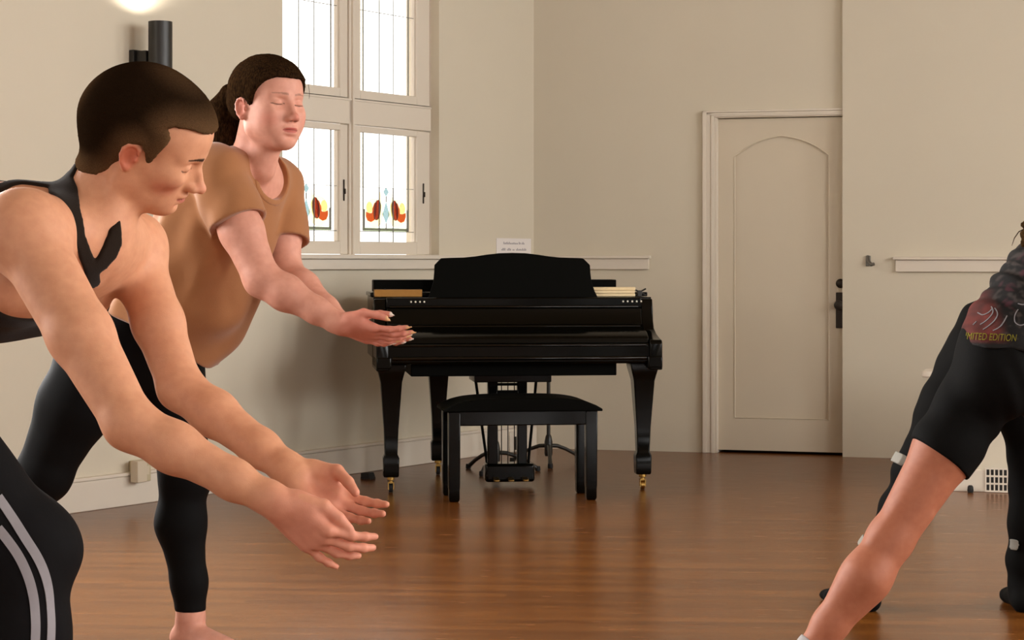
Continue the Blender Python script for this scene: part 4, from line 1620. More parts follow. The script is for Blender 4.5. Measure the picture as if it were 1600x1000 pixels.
def poly_sdf(x, z, pts):
    """signed distance to a 2D polygon (negative inside)"""
    d = np.full(len(x), 1e9)
    ins = np.zeros(len(x), bool)
    n = len(pts)
    for i in range(n):
        ax, az = pts[i]
        bx, bz = pts[(i + 1) % n]
        ex, ez = bx - ax, bz - az
        t = np.clip(((x - ax) * ex + (z - az) * ez) / (ex * ex + ez * ez), 0, 1)
        d = np.minimum(d, (x - ax - ex * t) ** 2 + (z - az - ez * t) ** 2)
        c = ((az > z) != (bz > z)) & (x < (bx - ax) * (z - az) / (bz - az + 1e-12) + ax)
        ins ^= c
    d = np.sqrt(d)
    return np.where(ins, -d, d)


def cloth(name, S, h, m, base, parent, colf=None, smooth=2):
    pos, fi = S.mesh(h * SQ, smooth=smooth)
    col = colf(pos) if colf else None
    return mesh_object(name, pos, fi, m, base, parent, col)


M_SKIN = vcol_mat('skin', 0.55, sss=0.10, bump=0.12, bscale=500, mottle=0.10, spec=0.28)
lin = lambda r, g, b: np.array(srgb(r, g, b)[:3])
# ================================================================== A: buzz cut, tank top, track pants
def hair_mat(name, c0, c1, rough=0.5, scale=(60, 60, 8), bump=0.6, tinted=False):
    m, nt, b = new_mat(name)
    tc = nt.nodes.new('ShaderNodeTexCoord')
    mp = nt.nodes.new('ShaderNodeMapping')
    mp.inputs['Scale'].default_value = scale
    n = nt.nodes.new('ShaderNodeTexNoise')
    n.inputs['Scale'].default_value = 6
    n.inputs['Detail'].default_value = 6
    nt.links.new(tc.outputs['Object'], mp.inputs['Vector'])
    nt.links.new(mp.outputs['Vector'], n.inputs['Vector'])
    rp = nt.nodes.new('ShaderNodeValToRGB')
    rp.color_ramp.elements[0].position, rp.color_ramp.elements[0].color = 0.35, c0
    rp.color_ramp.elements[1].position, rp.color_ramp.elements[1].color = 0.72, c1
    nt.links.new(n.outputs['Fac'], rp.inputs['Fac'])
    if tinted:
        at = nt.nodes.new('ShaderNodeAttribute')
        at.attribute_name = 'Col'
        mx = nt.nodes.new('ShaderNodeMix')
        mx.data_type = 'RGBA'
        mx.blend_type = 'MULTIPLY'
        mx.inputs[0].default_value = 1
        nt.links.new(at.outputs['Color'], mx.inputs[6])
        nt.links.new(rp.outputs['Color'], mx.inputs[7])
        nt.links.new(mx.outputs[2], b.inputs['Base Color'])
    else:
        nt.links.new(rp.outputs['Color'], b.inputs['Base Color'])
    bp = nt.nodes.new('ShaderNodeBump')
    bp.inputs['Strength'].default_value = bump
    bp.inputs['Distance'].default_value = 0.003
    nt.links.new(n.outputs['Fac'], bp.inputs['Height'])
    nt.links.new(bp.outputs['Normal'], b.inputs['Normal'])
    b.inputs['Roughness'].default_value = rough
    b.inputs['Specular IOR Level'].default_value = 0.0
    return m


def person_a():
    base = P(0, 0, 3.8) * [1, 1, 0]
    S = Sdf()
    shR, shL = P(36, 362, 3.38), P(206, 386, 3.70)
    mid = (shR + shL) / 2
    R2L = nrm(shL - shR)
    pel = mid + 0.50 * nrm([-0.853, 0.448, -0.25])
    spine = nrm(pel - mid)
    fwd = nrm(np.cross(R2L, spine))            # out of the chest
    if fwd[2] > 0:
        fwd = -fwd
    waist = mid + spine * 0.33
    # torso
    S.ecap(mid + spine * 0.04 + fwd * 0.0, mid + spine * 0.20, R2L, (0.150, 0.105), (0.152, 0.118), 0.04)
    S.ecap(mid + spine * 0.20, waist, R2L, (0.150, 0.115), (0.132, 0.100), 0.05)
    S.ecap(waist, pel, R2L, (0.132, 0.100), (0.158, 0.112), 0.05)
    for sh, sg in ((shR, -1), (shL, 1)):
        S.cap(mid - spine * 0.03, sh, 0.060, 0.052, 0.05)                      # shoulder girdle
        S.ellip(mid + R2L * sg * 0.085 + spine * 0.11 + fwd * 0.085, (0.070, 0.075, 0.040), np.stack([spine, R2L, fwd]), 0.04)  # pectoral
        S.ellip(mid + R2L * sg * 0.11 + spine * 0.13 - fwd * 0.07, (0.10, 0.06, 0.05), np.stack([spine, R2L, fwd]), 0.05)     # shoulder blade / lat
    NTORSO = len(S.p)
    # head and neck
    o = P(237, 213, 3.50)
    f = nrm([0.85, 0.08, -0.52])
    u0 = np.array([0.52, 0, 0.85])
    u0 = nrm(u0 - f * np.dot(u0, f))
    rho = math.radians(20)
    side = nrm(np.cross(u0, f))
    if side[1] > 0:
        side = -side
    u = u0 * math.cos(rho) + side * math.sin(rho)
    hd = Head(o, frame(f, u), 1.04, fz=0.89, occ=True)
    nb = P(143, 328, 3.55)
    S.ecap(nb, hd.w((-0.035, 0, -0.045)), R2L, (0.052, 0.050), (0.052, 0.052), 0.03)
    S.cap(P(165, 335, 3.50), hd.w((0.02, 0, -0.085)), 0.040, 0.036, 0.03)
    S.cap(mid - spine * 0.01 - fwd * 0.01, hd.w((-0.040, 0, -0.085)), 0.058, 0.034, 0.035)
    NT = len(S.p)
    S.cap(mid + fwd * 0.075 - spine * 0.02 - R2L * 0.02, hd.w((-0.012, -0.050, -0.055)), 0.012, 0.013, 0.02)   # neck cord
    hd.build(S)
    # arms
    elR, wrR = P(203, 662, 3.22), P(436, 788, 3.18)
    elL, wrL = P(282, 606, 3.56), P(462, 742, 3.44)
    arm(S, shR, elR, wrR, (0.057, 0.051, 0.0395, 0.0390, 0.0255), side=(0.3, -0.9, 0.3), deltoid=0.068)
    arm(S, shL, elL, wrL, (0.050, 0.044, 0.0375, 0.0385, 0.0255), side=(0.2, 0.8, 0.6), deltoid=0.055)
    hR = Hand(wrR, (0.755, 0.0, -0.655), (0.10, 0.80, 0.60), True, 0.93,
              curl=((0.52, 0.22, 0.10), (0.48, 0.28, 0.15), (0.44, 0.30, 0.15), (0.24, 0.20, 0.10)),
              thumb=((0.85, 0.45, 0.22), (0.97, -0.05, 0.10)), splay=1.0)
    hR.build(S)
    hL = Hand(wrL, (0.80, -0.12, -0.58), (-0.05, -0.66, 0.72), False, 0.95,
              curl=((0.42, 0.22, 0.10), (0.45, 0.28, 0.12), (0.45, 0.30, 0.12), (0.38, 0.28, 0.12)),
              thumb=((0.80, 0.30, 0.50), (0.90, -0.32, 0.30)), splay=0.7)
    hL.build(S)
    # legs under the trousers
    hpR, hpL = pel + R2L * -0.09 + spine * 0.05, pel + R2L * 0.09 + spine * 0.05
    knR, anR = P(28, 862, 3.82), P(34, 862, 3.84) * [1, 1, 0] + [0, 0, 0.085]
    knL, anL = hpL + [-0.30, 0.18, -0.42], np.array([hpL[0] - 0.62, hpL[1] + 0.36, 0.085])
    LS = Sdf()
    leg(LS, hpR, knR, anR, (0.092, 0.080, 0.058, 0.060, 0.038), back=(-1, 0, 0))
    leg(LS, hpL, knL, anL, (0.092, 0.080, 0.058, 0.060, 0.038), back=(-0.8, 0.5, 0))
    foot(LS, anR, (1, -0.2))
    foot(LS, anL, (1, -0.2))
    body = Sdf()
    body.p = S.p + LS.p
    skin, lip, brow = lin(218, 158, 122), lin(182, 106, 86), lin(58, 40, 28)
    pos, fi = body.mesh(0.0026 * SQ)
    col = np.tile(skin, (len(pos), 1))
    hd.paint(pos, col, skin, lip, brow, blush=lin(216, 138, 114), ear=lin(206, 112, 86))
    palm = lin(220, 148, 124)
    hR.paint(pos, col, palm)
    hL.paint(pos, col, palm)
    A = mesh_object('person', pos, fi, M_SKIN, base, None, col)
    tag(A, 'person with a buzz cut in dark tank top, bending forward, both palms held low', 'person')
    # --- hair: short crop
    HS = Sdf()
    hd.skull(HS)
    crop = [(0.085, 0.072), (0.055, 0.074), (0.032, 0.068), (0.025, 0.060), (0.036, 0.047), (0.036, 0.032), (0.031, 0.008), (0.028, -0.020), (0.019, -0.024), (0.012, -0.002), (0.0, 0.010), (-0.010, 0.000), (-0.015, -0.046), (-0.024, -0.072), (-0.042, -0.098), (-0.072, -0.116), (-0.16, -0.130), (-0.16, 0.16), (0.16, 0.16), (0.14, 0.072)]
    H2 = Sdf()
    H2.sub(HS, 0.0, 'u', off=0.0075 * 1.04)
    H2.ellip(hd.w((-0.042, 0, -0.050)), (0.058, 0.060, 0.062), hd.R, 0.03)
    NK = Sdf()
    NK.p = S.p[NTORSO:NT]
    H2.sub(NK, 0.01, 'u', off=0.0045)

    def region(q):
        L = hd.loc(q)
        jit = 0.0012 * np.sin(L[:, 0] * 610 + 3 * np.sin(L[:, 2] * 330)) * np.sin(L[:, 2] * 520 + L[:, 1] * 300)
        return ((poly_sdf(L[:, 0], L[:, 2], crop) + jit) * hd.sc).astype(f32)
    H2.add(region, hd.o, 0.3, 0.009, 'i')
    H2.disp = lambda q: 0.0006 * np.sin(q[:, 0] * 900) * np.sin(q[:, 1] * 870) * np.sin(q[:, 2] * 910)
    M_HA = hair_mat('cropped_hair', (0.6, 0.6, 0.6, 1), (1, 1, 1, 1), 0.9, (110, 110, 110), 0.35, True)
    hp, hf = H2.mesh(0.0024 * SQ)
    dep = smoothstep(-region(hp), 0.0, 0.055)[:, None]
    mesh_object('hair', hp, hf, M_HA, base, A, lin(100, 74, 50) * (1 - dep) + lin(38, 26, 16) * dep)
    # --- tank top
    T = Sdf()
    core = Sdf()
    core.p = S.p[:NT]
    T.sub(core, 0, 'u', off=0.004)

    def tp(px, py):
        return S.trace(px, py)
    Rg, Rs = Sdf(), Sdf()
    # straps, measured on the body surface
    def tpd(px, py):
        for dy in range(0, 30, 2):
            p_ = S.trace(px, py + dy)
            if p_ is not None:
                return p_
    def strap(pts, k=0.003):
        q = [(tpd(a, b), r) for a, b, r in pts]
        q = [(p_, r) for p_, r in q if p_ is not None]
        for (p0, r0), (p1, r1) in zip(q, q[1:]):
            if np.linalg.norm(p1 - p0) < 0.12:
                Rs.cap(p0, p1, r0, r1, k)
    strap([(96, 286, 0.024), (99, 300, 0.024), (112, 323, 0.016), (121, 343, 0.012), (124, 370, 0.0125), (133, 398, 0.0115), (144, 424, 0.013), (147, 446, 0.013)])
    strap([(112, 272, 0.012), (96, 284, 0.022), (62, 288, 0.013), (30, 294, 0.010), (2, 300, 0.008), (-30, 305, 0.010)])
    strap([(118, 262, 0.010), (105, 264, 0.016), (85, 268, 0.020), (60, 276, 0.016), (30, 285, 0.012), (2, 293, 0.012), (-30, 300, 0.02)])
    strap([(145, 424, 0.012), (158, 412, 0.016), (170, 396, 0.018), (177, 380, 0.0175), (180, 364, 0.013), (186, 348, 0.004)])
    # back panel between the shoulder blades and everything below the arm holes
    Rg.ecap(mid + spine * 0.02 - fwd * 0.12, mid + spine * 0.30 - fwd * 0.12, R2L, (0.055, 0.09), (0.16, 0.09), 0.03)
    Rg.ecap(mid + spine * 0.105, pel - spine * 0.02, R2L, (0.21, 0.19), (0.21, 0.19), 0.02, flat=0.05)
    Rg.ecap(mid + spine * 0.17 + fwd * 0.12, mid + spine * 0.30 + fwd * 0.12, R2L, (0.09, 0.07), (0.17, 0.09), 0.03, flat=0.03)
    T.sub(Rg, 0.004, 'i')
    ST = Sdf()
    ST.sub(core, 0, 'u', off=0.0045)
    ST.sub(Rs, 0.003, 'i')
    AR = Sdf()
    for a, b, r in ((shR, elR, 0.066), (shL, elL, 0.060)):
        AR.cap(a + nrm(b - a) * 0.06, b, r, 0.06, 0)
    # keep the arms free of cloth (well below the straps)
    T.sub(AR, 0.006, 's')
    T.sub(ST, 0.003, 'u')
    M_TANK = mat('ribbed_dark_cotton', srgb(36, 27, 20), 0.9, spec=0.04, noise=0.15, nscale=80, bump=0.4, bscale=600, sheen=0.1)
    cloth('tank_top', T, 0.003, M_TANK, base, A)
    # strap that crosses the arm-hole zone, rebuilt on its own
    M_PANT = mat('black_track_fabric', srgb(19, 18, 19), 0.8, spec=0.1, noise=0.15, nscale=50, bump=0.25, bscale=90)
    M_STR = mat('grey_stripe', srgb(150, 146, 150), 0.7, noise=0.06, nscale=70)
    Tp = Sdf()
    for hp_, kn, an, bk in ((hpR, knR, anR, 0), (hpL, knL, anL, 1)):
        Tp.cap(hp_, kn, 0.125, 0.098, 0.05)
        Tp.cap(kn, an, 0.098, 0.088, 0.04)
        Tp.ball(kn + [0.015, 0, 0.0], 0.092, 0.04)
        Tp.plane(an + np.array([0, 0, -0.045]), (0, 0, -1)) if bk == 1 else None
    Tp.ecap(pel - spine * 0.05, pel + spine * 0.06, R2L, (0.172, 0.125), (0.18, 0.14), 0.05)
    Tp.disp = lambda q: 0.004 * np.sin(q[:, 2] * 34 + 6 * np.sin(q[:, 0] * 9) + q[:, 1] * 14) * smoothstep(-np.abs(q[:, 2] - 0.42), -0.4, 0)
    cloth('trousers', Tp, 0.005, M_PANT, base, A)
    for pts, w in ((((-6, 772), (18, 806), (40, 842), (60, 872), (73, 905), (79, 940), (80, 975), (78, 1030), (76, 1090)), 0.017),
                   (((-6, 822), (14, 846), (32, 872), (46, 905), (54, 940), (56, 975), (54, 1030), (52, 1090)), 0.017)):
        q = [Tp.trace(*p) for p in pts]
        q = [p for p in q if p is not None]
        ribbon('stripe', Tp, q, w, M_STR, base, A)
    return A


# ================================================================== B: ponytail, brown T-shirt, black leggings
def person_b():
    base = P(250, 0, 5.7) * [1, 1, 0]
    S = Sdf()
    shR, shL = P(340, 272, 5.42), P(432, 292, 5.70)
    mid = (shR + shL) / 2
    R2L = nrm(shL - shR)
    pel = P(220, 520, 5.68)
    spine = nrm(pel - mid)
    Lsp = np.linalg.norm(pel - mid)
    fwd = np.cross(R2L, spine)
    if fwd[0] < 0:
        fwd = -fwd
    fwd = nrm(fwd)
    ch = mid + spine * 0.16
    waist = mid + spine * 0.33 + fwd * 0.015
    S.ecap(mid + spine * 0.04, ch, R2L, (0.135, 0.095), (0.150, 0.115), 0.04)
    S.ecap(ch, waist, R2L, (0.150, 0.115), (0.145, 0.115), 0.05)
    S.ecap(waist, pel, R2L, (0.145, 0.115), (0.175, 0.130), 0.05)
    for sh, sg in ((shR, -1), (shL, 1)):
        S.cap(mid - spine * 0.02, sh, 0.055, 0.050, 0.05)
        S.ellip(ch + R2L * sg * 0.075 + spine * 0.03 + fwd * 0.085, (0.075, 0.070, 0.065), np.stack([spine, R2L, fwd]), 0.04)
    o = P(419, 160, 5.46)
    hd = Head(o, frame((0.707, -0.707, -0.04), (0.03, 0.0, 1)), 1.075, fem=True, fz=0.965)
    S.ecap(mid - spine * 0.03 - fwd * 0.01, hd.w((-0.03, 0, -0.05)), R2L, (0.062, 0.058), (0.050, 0.054), 0.035)
    S.cap(P(408, 262, 5.47), hd.w((0.015, 0, -0.088)), 0.040, 0.034, 0.03)
    hd.build(S)
    elR, wrR = P(409, 436, 5.34), P(533, 507, 5.30)
    elL, wrL = P(446, 425, 5.62), P(536, 508, 5.46)
    arm(S, shR, elR, wrR, (0.062, 0.057, 0.046, 0.047, 0.0285), side=(0.2, -0.9, 0.4), deltoid=0.066)
    arm(S, shL, elL, wrL, (0.060, 0.054, 0.044, 0.046, 0.0285), side=(0.2, 0.9, 0.4), deltoid=0.064)
    hR = Hand(wrR, (0.94, -0.12, -0.24), (0.16, 0.52, 0.84), True, 0.99,
              curl=((0.12, 0.22, 0.10), (0.08, 0.25, 0.15), (0.06, 0.30, 0.2), (0.0, 0.30, 0.2)),
              thumb=((0.80, 0.42, 0.42), (0.97, 0.05, 0.05)), splay=0.55, nail=0.010)
    hR.build(S)
    hL = Hand(wrL, (0.93, -0.12, -0.34), (0.16, -0.40, 0.85), False, 0.99,
              curl=((0.10, 0.25, 0.15),) * 4, thumb=((0.62, 0.6, 0.45), (0.9, 0.25, 0.3)), splay=0.6, nail=0.008)
    hL.build(S)
    # legs: left leg straight in front, right leg stepping back
    hpL, hpR = P(262, 545, 5.76), P(160, 545, 5.60)
    knL, anL = P(288, 742, 5.72), P(298, 968, 5.72)
    anL[2] = 0.088
    knR = P(66, 742, 5.62)
    anR = np.array([knR[0] - 0.30, knR[1] + 0.05, 0.10])
    LS = Sdf()
    leg(LS, hpL, knL, anL, (0.098, 0.086, 0.064, 0.064, 0.039), back=(-1, 0.35, 0))
    leg(LS, hpR, knR, anR, (0.105, 0.098, 0.068, 0.064, 0.039), back=(-1, 0.2, 0))
    LS.ellip(pel + [-0.10, 0.03, -0.03], (0.13, 0.15, 0.13), None, 0.06)
    LS.ecap(pel - spine * 0.03, (hpL + hpR) / 2, R2L, (0.165, 0.125), (0.16, 0.12), 0.06)
    FT = Sdf()
    foot(FT, anL, (0.80, -0.60), 1.0)
    foot(FT, anR, (0.85, -0.5), 1.0)
    body = Sdf()
    body.p = S.p + LS.p + FT.p
    skin, lip, brow = lin(216, 156, 134), lin(188, 102, 90), lin(96, 62, 42)
    pos, fi = body.mesh(0.0027 * SQ)
    col = np.tile(skin, (len(pos), 1))
    hd.paint(pos, col, skin, lip, brow, blush=lin(208, 122, 104), ear=lin(212, 134, 114))
    hR.paint(pos, col, lin(214, 138, 118), tip=lin(214, 200, 120))
    hL.paint(pos, col, lin(214, 138, 118), tip=lin(226, 214, 200))
    B = mesh_object('person', pos, fi, M_SKIN, base, None, col)
    tag(B, 'person with dark ponytail and closed eyes in brown T-shirt, cupped hands held out', 'person')
    # --- hair pulled back
    HS = Sdf()
    hd.skull(HS)
    crop = [(0.088, 0.060), (0.074, 0.060), (0.058, 0.052), (0.040, 0.034), (0.026, 0.012), (0.018, -0.010), (0.006, -0.014), (-0.004, 0.004), (-0.022, 0.008), (-0.034, -0.020), (-0.052, -0.044), (-0.16, -0.060), (-0.16, 0.2), (0.2, 0.2), (0.2, 0.060)]
    H2 = Sdf()
    H2.sub(HS, 0.0, 'u', off=0.011)
    H2.ellip(hd.w((-0.060, 0, -0.005)), (0.060, 0.066, 0.056), hd.R, 0.03)

    def region(q):
        L = hd.loc(q)
        xx = L[:, 0] - 0.10 * np.abs(L[:, 1])
        return (poly_sdf(xx, L[:, 2], crop) * hd.sc).astype(f32)
    H2.add(region, hd.o, 0.3, 0.008, 'i')
    tail = [hd.w((-0.100, 0, 0.020)), hd.w((-0.135, -0.004, 0.012)), hd.w((-0.158, -0.012, -0.030)), hd.w((-0.152, -0.020, -0.085)), hd.w((-0.128, -0.026, -0.135)), hd.w((-0.108, -0.03, -0.172))]
    H2.chain(tail, [0.024, 0.040, 0.052, 0.052, 0.040, 0.012], 0.014)

    def strands(q):
        L = hd.loc(q)
        back = L[:, 0] < -0.095
        a = np.where(back, np.arctan2(L[:, 1] + 0.015, L[:, 0] + 0.15) * 9, np.arctan2(L[:, 1], L[:, 2] - 0.0) * 13 + L[:, 0] * 22)
        return 0.0007 * np.sin(a * 3 + 2 * np.sin(a * 1.7)) + 0.0004 * np.sin(a * 7.3)
    H2.disp = strands
    M_HB = hair_mat('dark_brown_hair', srgb(22, 14, 9), srgb(56, 38, 22), 0.6, (50, 50, 14), 0.2)
    hp, hf = H2.mesh(0.0028 * SQ)
    hb = mesh_object('hair', hp, hf, M_HB, base, B)
    tie = MB()
    c0, c1 = hd.w((-0.098, 0, 0.020)), hd.w((-0.116, 0, 0.017))
    tie.tube([c0 - base, (c0 + c1) / 2 - base, c1 - base], [0.027, 0.029, 0.027], 20)
    tie.build('hair_tie', M_RUBBER, hb, smooth=True)
    for ctl, rr in ((((0.076, 0.030, 0.074), (0.098, 0.044, 0.066), (0.100, 0.050, 0.040), (0.088, 0.058, 0.012)), 0.0006),):
        q = [sum(c_ * np.array(v) for c_, v in zip(((1 - t) ** 3, 3 * (1 - t) ** 2 * t, 3 * (1 - t) * t * t, t ** 3), ctl)) for t in np.linspace(0, 1, 14)]
        MB().tube([hd.w(p) - base for p in q], [rr] * 13 + [rr * 0.4], 6).build('loose_strand', M_HB, hb, smooth=True)
    # --- T-shirt
    T = Sdf()
    hem = P(300, 545, 5.66)
    T.ecap(mid + spine * 0.03, ch + fwd * 0.01, R2L, (0.150, 0.112), (0.176, 0.142), 0.04)
    for sg in (-1, 1):
        T.ellip(ch + R2L * sg * 0.075 + spine * 0.03 + fwd * 0.09, (0.085, 0.078, 0.070), np.stack([spine, R2L, fwd]), 0.05)
    w2 = P(294, 462, 5.60)
    T.ecap(ch + fwd * 0.015, w2, R2L, (0.176, 0.146), (0.182, 0.168), 0.06)
    h2 = P(182, 640, 5.66)
    T.ecap(w2, h2, R2L, (0.182, 0.168), (0.205, 0.168), 0.06)
    for sh in (shR, shL):
        T.cap(mid - spine * 0.025, sh + [0, 0, 0.004], 0.063, 0.067, 0.04)
    T.plane(P(325, 570, 5.6), nrm([-0.50, 0.0, -0.86]))
    for sh, el, px in ((shR, elR, 0), (shL, elL, 1)):
        d = nrm(el - sh)
        Sl = Sdf()
        e = sh + d * (0.155 if px == 0 else 0.170)
        Sl.cap(sh - d * 0.01, e, 0.0745, 0.082 if px == 0 else 0.077, 0.0)
        Sl.plane(e - d * 0.006, nrm(d + np.array([-0.10, 0, 0.12])))
        T.sub(Sl, 0.018, 'u')
        cut = Sdf()
        cut.cap(e - d * 0.012, e + d * 0.10, 0.066, 0.066, 0)
        cut.plane(e - d * 0.010, -d)
        T.sub(cut, 0.002, 's')
    nk = Sdf()
    nk.ellip(mid - spine * 0.055 + fwd * 0.045, (0.060, 0.078, 0.082), np.stack([spine, R2L, fwd]))
    T.sub(nk, 0.006, 's')

    def folds(q):
        v = q - ch
        a, b, c = v @ spine, v @ R2L, v @ fwd
        w = smoothstep(a, 0.02, 0.25)
        f1 = np.sin((a * 0.8 + c * 0.55) * 46 + 2.0 * np.sin(b * 16) + 1.2) * 0.0045 * w
        f2 = np.sin(a * 30 - c * 42 + b * 22) * 0.0050
        f3 = np.sin((q[:, 2] * 0.6 - q[:, 0] * 0.9) * 60 + q[:, 1] * 30) * 0.0018
        return f1 + f2 * smoothstep(np.abs(a - 0.1), 0.3, 0.0) + f3
    T.disp = folds
    M_TEE = mat('brown_jersey', srgb(160, 108, 70), 0.85, spec=0.08, noise=0.07, nscale=30, bump=0.25, bscale=500, sheen=0.25)
    tee = cloth('t_shirt', T, 0.0038, M_TEE, base, B, smooth=2)
    # collar band round the neck opening
    CB = Sdf()
    CB.sub(T, 0, 'u', off=0.0022)
    ring = Sdf()
    ring.ellip(mid - spine * 0.055 + fwd * 0.045, (0.076, 0.094, 0.098), np.stack([spine, R2L, fwd]))
    CB.sub(ring, 0.002, 'i')
    cloth('collar', CB, 0.0035, M_TEE, base, tee)
    # --- leggings
    G = Sdf()
    LG = Sdf()
    LG.p = S.p[1:3] + list(LS.p)
    G.sub(LG, 0, 'u', off=0.0035)
    G.plane(anL + [0, 0, 0.018], (0, 0, -1))
    G.plane(mid + spine * 0.31, -spine)
    M_LEG = mat('black_leggings', srgb(11, 10, 10), 0.75, spec=0.1, noise=0.12, nscale=60, bump=0.12, bscale=300)
    cloth('leggings', G, 0.0045, M_LEG, base, B)
    return B


# ================================================================== C: black shorts and printed T-shirt, seen from behind
def person_c():
    base = P(1640, 0, 5.2) * [1, 1, 0]
    S = Sdf()
    pel = P(1598, 560, 5.20)
    shL, shR = P(1708, 268, 5.10), P(1806, 335, 5.32)     # leaning to the right, back to the camera
    mid = (shL + shR) / 2
    lat = nrm([0.97, 0.16, 0])                            # left hip to right hip
    spine = nrm(pel - mid)
    R2L = nrm(shL - shR)
    hpL, hpR = pel + lat * -0.088 + [0, 0, -0.045], pel + lat * 0.088 + [0, 0, -0.045]
    knL, anL = P(1392, 842, 5.14), P(1266, 1002, 5.12)
    anL[2] = 0.105
    knR, anR = P(1702, 850, 5.30), P(1712, 1040, 5.28)
    anR[2] = 0.085
    waist = pel - spine * 0.17
    wl_ = nrm(lat * 0.6 - R2L * 0.4)
    S.ecap(pel, waist, lat, (0.170, 0.125), (0.138, 0.105), 0.05)
    S.ecap(waist, mid + spine * 0.10, wl_, (0.138, 0.105), (0.155, 0.110), 0.05)
    for sh in (shL, shR):
        S.cap(mid, sh, 0.065, 0.052, 0.05)
    for sg in (-1, 1):
        S.ellip(pel + lat * sg * 0.075 + np.array([0, -0.065, -0.035]), (0.098, 0.085, 0.105), None, 0.05)
    LS = Sdf()
    leg(LS, hpL, knL, anL, (0.092, 0.077, 0.053, 0.057, 0.037), back=(0.25, -1, 0.25))
    leg(LS, hpR, knR, anR, (0.092, 0.080, 0.057, 0.060, 0.038), back=(0.1, -1, 0))
    # tendons behind the knee, calf heads
    kd = nrm(anL - knL)
    kx = nrm(np.cross(kd, [0, 1, 0]))
    for sg in (-1, 1):
        LS.cap(knL - kd * 0.10 + kx * sg * 0.032 + [0, -0.028, 0], knL + kd * 0.03 + kx * sg * 0.034 + [0, -0.030, 0], 0.015, 0.011, 0.016)
        LS.ellip(knL + kd * 0.125 + kx * sg * 0.022 + [0, -0.014, 0], (0.095, 0.031, 0.034), np.stack([kd, kx, nrm(np.cross(kd, kx))]), 0.03)
    FT = Sdf()
    foot(FT, anL, (-0.75, 0.65), 1.0)
    foot(FT, anR, (0.4, 0.9), 1.0)
    # head, arms reach beyond the frame
    hd = Head(P(1865, 190, 5.2), frame((0.75, 0.55, -0.15), (0.55, -0.1, 0.82)), 1.0, True)
    S.ecap(mid, hd.w((-0.03, 0, -0.05)), R2L, (0.06, 0.055), (0.05, 0.052), 0.035)
    hd.build(S)
    elL, wrL = shL + [0.20, -0.06, -0.20], shL + [0.42, -0.02, -0.28]
    elR, wrR = shR + [0.20, 0.06, -0.20], shR + [0.42, 0.06, -0.22]
    for a_, b_, c_, rt in ((shL, elL, wrL, False), (shR, elR, wrR, True)):
        arm(S, a_, b_, c_, (0.055, 0.050, 0.041, 0.043, 0.026))
        Hand(c_, (1, 0, -0.15), (0, -0.2 if not rt else 0.2, 1), rt, 0.95).build(S)
    body = Sdf()
    body.p = S.p + LS.p + FT.p
    skin = lin(170, 106, 78)
    pos, fi = body.mesh(0.0036 * SQ)
    col = np.tile(skin, (len(pos), 1))
    hd.paint(pos, col, skin, lin(180, 100, 86), lin(60, 40, 30))
    Cc = mesh_object('person', pos, fi, M_SKIN, base, None, col)
    tag(Cc, 'person seen from behind in black shorts and printed T-shirt, bare leg stretched sideways', 'person')
    # --- shorts
    G = Sdf()
    low = Sdf()
    low.p = [p for p in S.p[:1]] + [p for p in S.p[4:6]] + [p for p in LS.p]
    G.sub(low, 0, 'u', off=0.007)
    tdL = nrm(knL - hpL)
    cutL = P(1474, 717, 5.12)
    nL = nrm(tdL + np.array([-0.10, 0, 0.02]))
    hemR = hpR + nrm(knR - hpR) * 0.30

    def hem(q):
        left = (q - pel) @ lat < (0.004 + 0.14 * np.maximum(0, pel[2] - 0.16 - q[:, 2]))
        a = (q - cutL) @ nL
        b = (q - hemR) @ nrm(knR - hpR)
        return np.where(left, a, b).astype(f32)
    G.add(hem, pel, 9, 0.0, 'i')
    G.plane(pel - spine * 0.13, -spine)
    G.disp = lambda q: 0.0016 * np.sin(q[:, 2] * 52 + q[:, 0] * 60 + 3 * np.sin(q[:, 0] * 20))
    M_SH = mat('black_knit_shorts', srgb(11, 10, 9), 0.8, spec=0.08, noise=0.15, nscale=60, bump=0.2, bscale=300)
    cloth('shorts', G, 0.0042, M_SH, base, Cc)
    # --- printed T-shirt
    T = Sdf()
    T.ecap(pel - spine * 0.035, waist, lat, (0.184, 0.146), (0.160, 0.126), 0.05)
    T.ecap(waist, mid + spine * 0.08, wl_, (0.160, 0.126), (0.172, 0.128), 0.05)
    for sh, el in ((shL, elL), (shR, elR)):
        T.cap(mid, sh, 0.072, 0.062, 0.05)
        T.cap(sh, sh + nrm(el - sh) * 0.15, 0.072, 0.074, 0.03)
    for sg in (-1, 1):
        T.ellip(pel + lat * sg * 0.075 + np.array([0, -0.065, -0.035]), (0.111, 0.100, 0.118), None, 0.04)
    hemp = P(1500, 538, 5.1)
    T.plane(hemp, nrm([-0.10, 0, -1]))

    def rumple(q):
        v = q - pel
        a, b = v @ -spine, v @ lat
        return 0.0055 * np.sin(a * 150 + 3.0 * np.sin(b * 21) + v[:, 1] * 24) * smoothstep(a, 0.02, 0.10) * smoothstep(-b, -0.05, 0.12) + 0.003 * np.sin(a * 55 + b * 40)
    T.disp = rumple
    red, blk = lin(104, 46, 40), lin(26, 24, 23)

    def print_col(q):
        v = q - pel
        a, b = v @ -spine, v @ lat
        def nz(f, ph):
            return np.sin(q[:, 0] * f + 2.2 * np.sin(q[:, 2] * f * 0.77 + ph)) * np.sin(q[:, 2] * f * 1.1 + 1.7 * np.sin(q[:, 0] * f * 0.83 + ph) + q[:, 1] * f * 0.5)
        n1 = 0.5 + 0.32 * nz(61, 0.4) + 0.18 * nz(143, 1.9)
        n2 = 0.5 + 0.32 * nz(88, 2.7) + 0.18 * nz(190, 0.3)
        up = smoothstep(v[:, 2], 0.040, 0.052)
        w = smoothstep(-b, 0.088, 0.118) * (0.35 + 0.65 * n1) * up
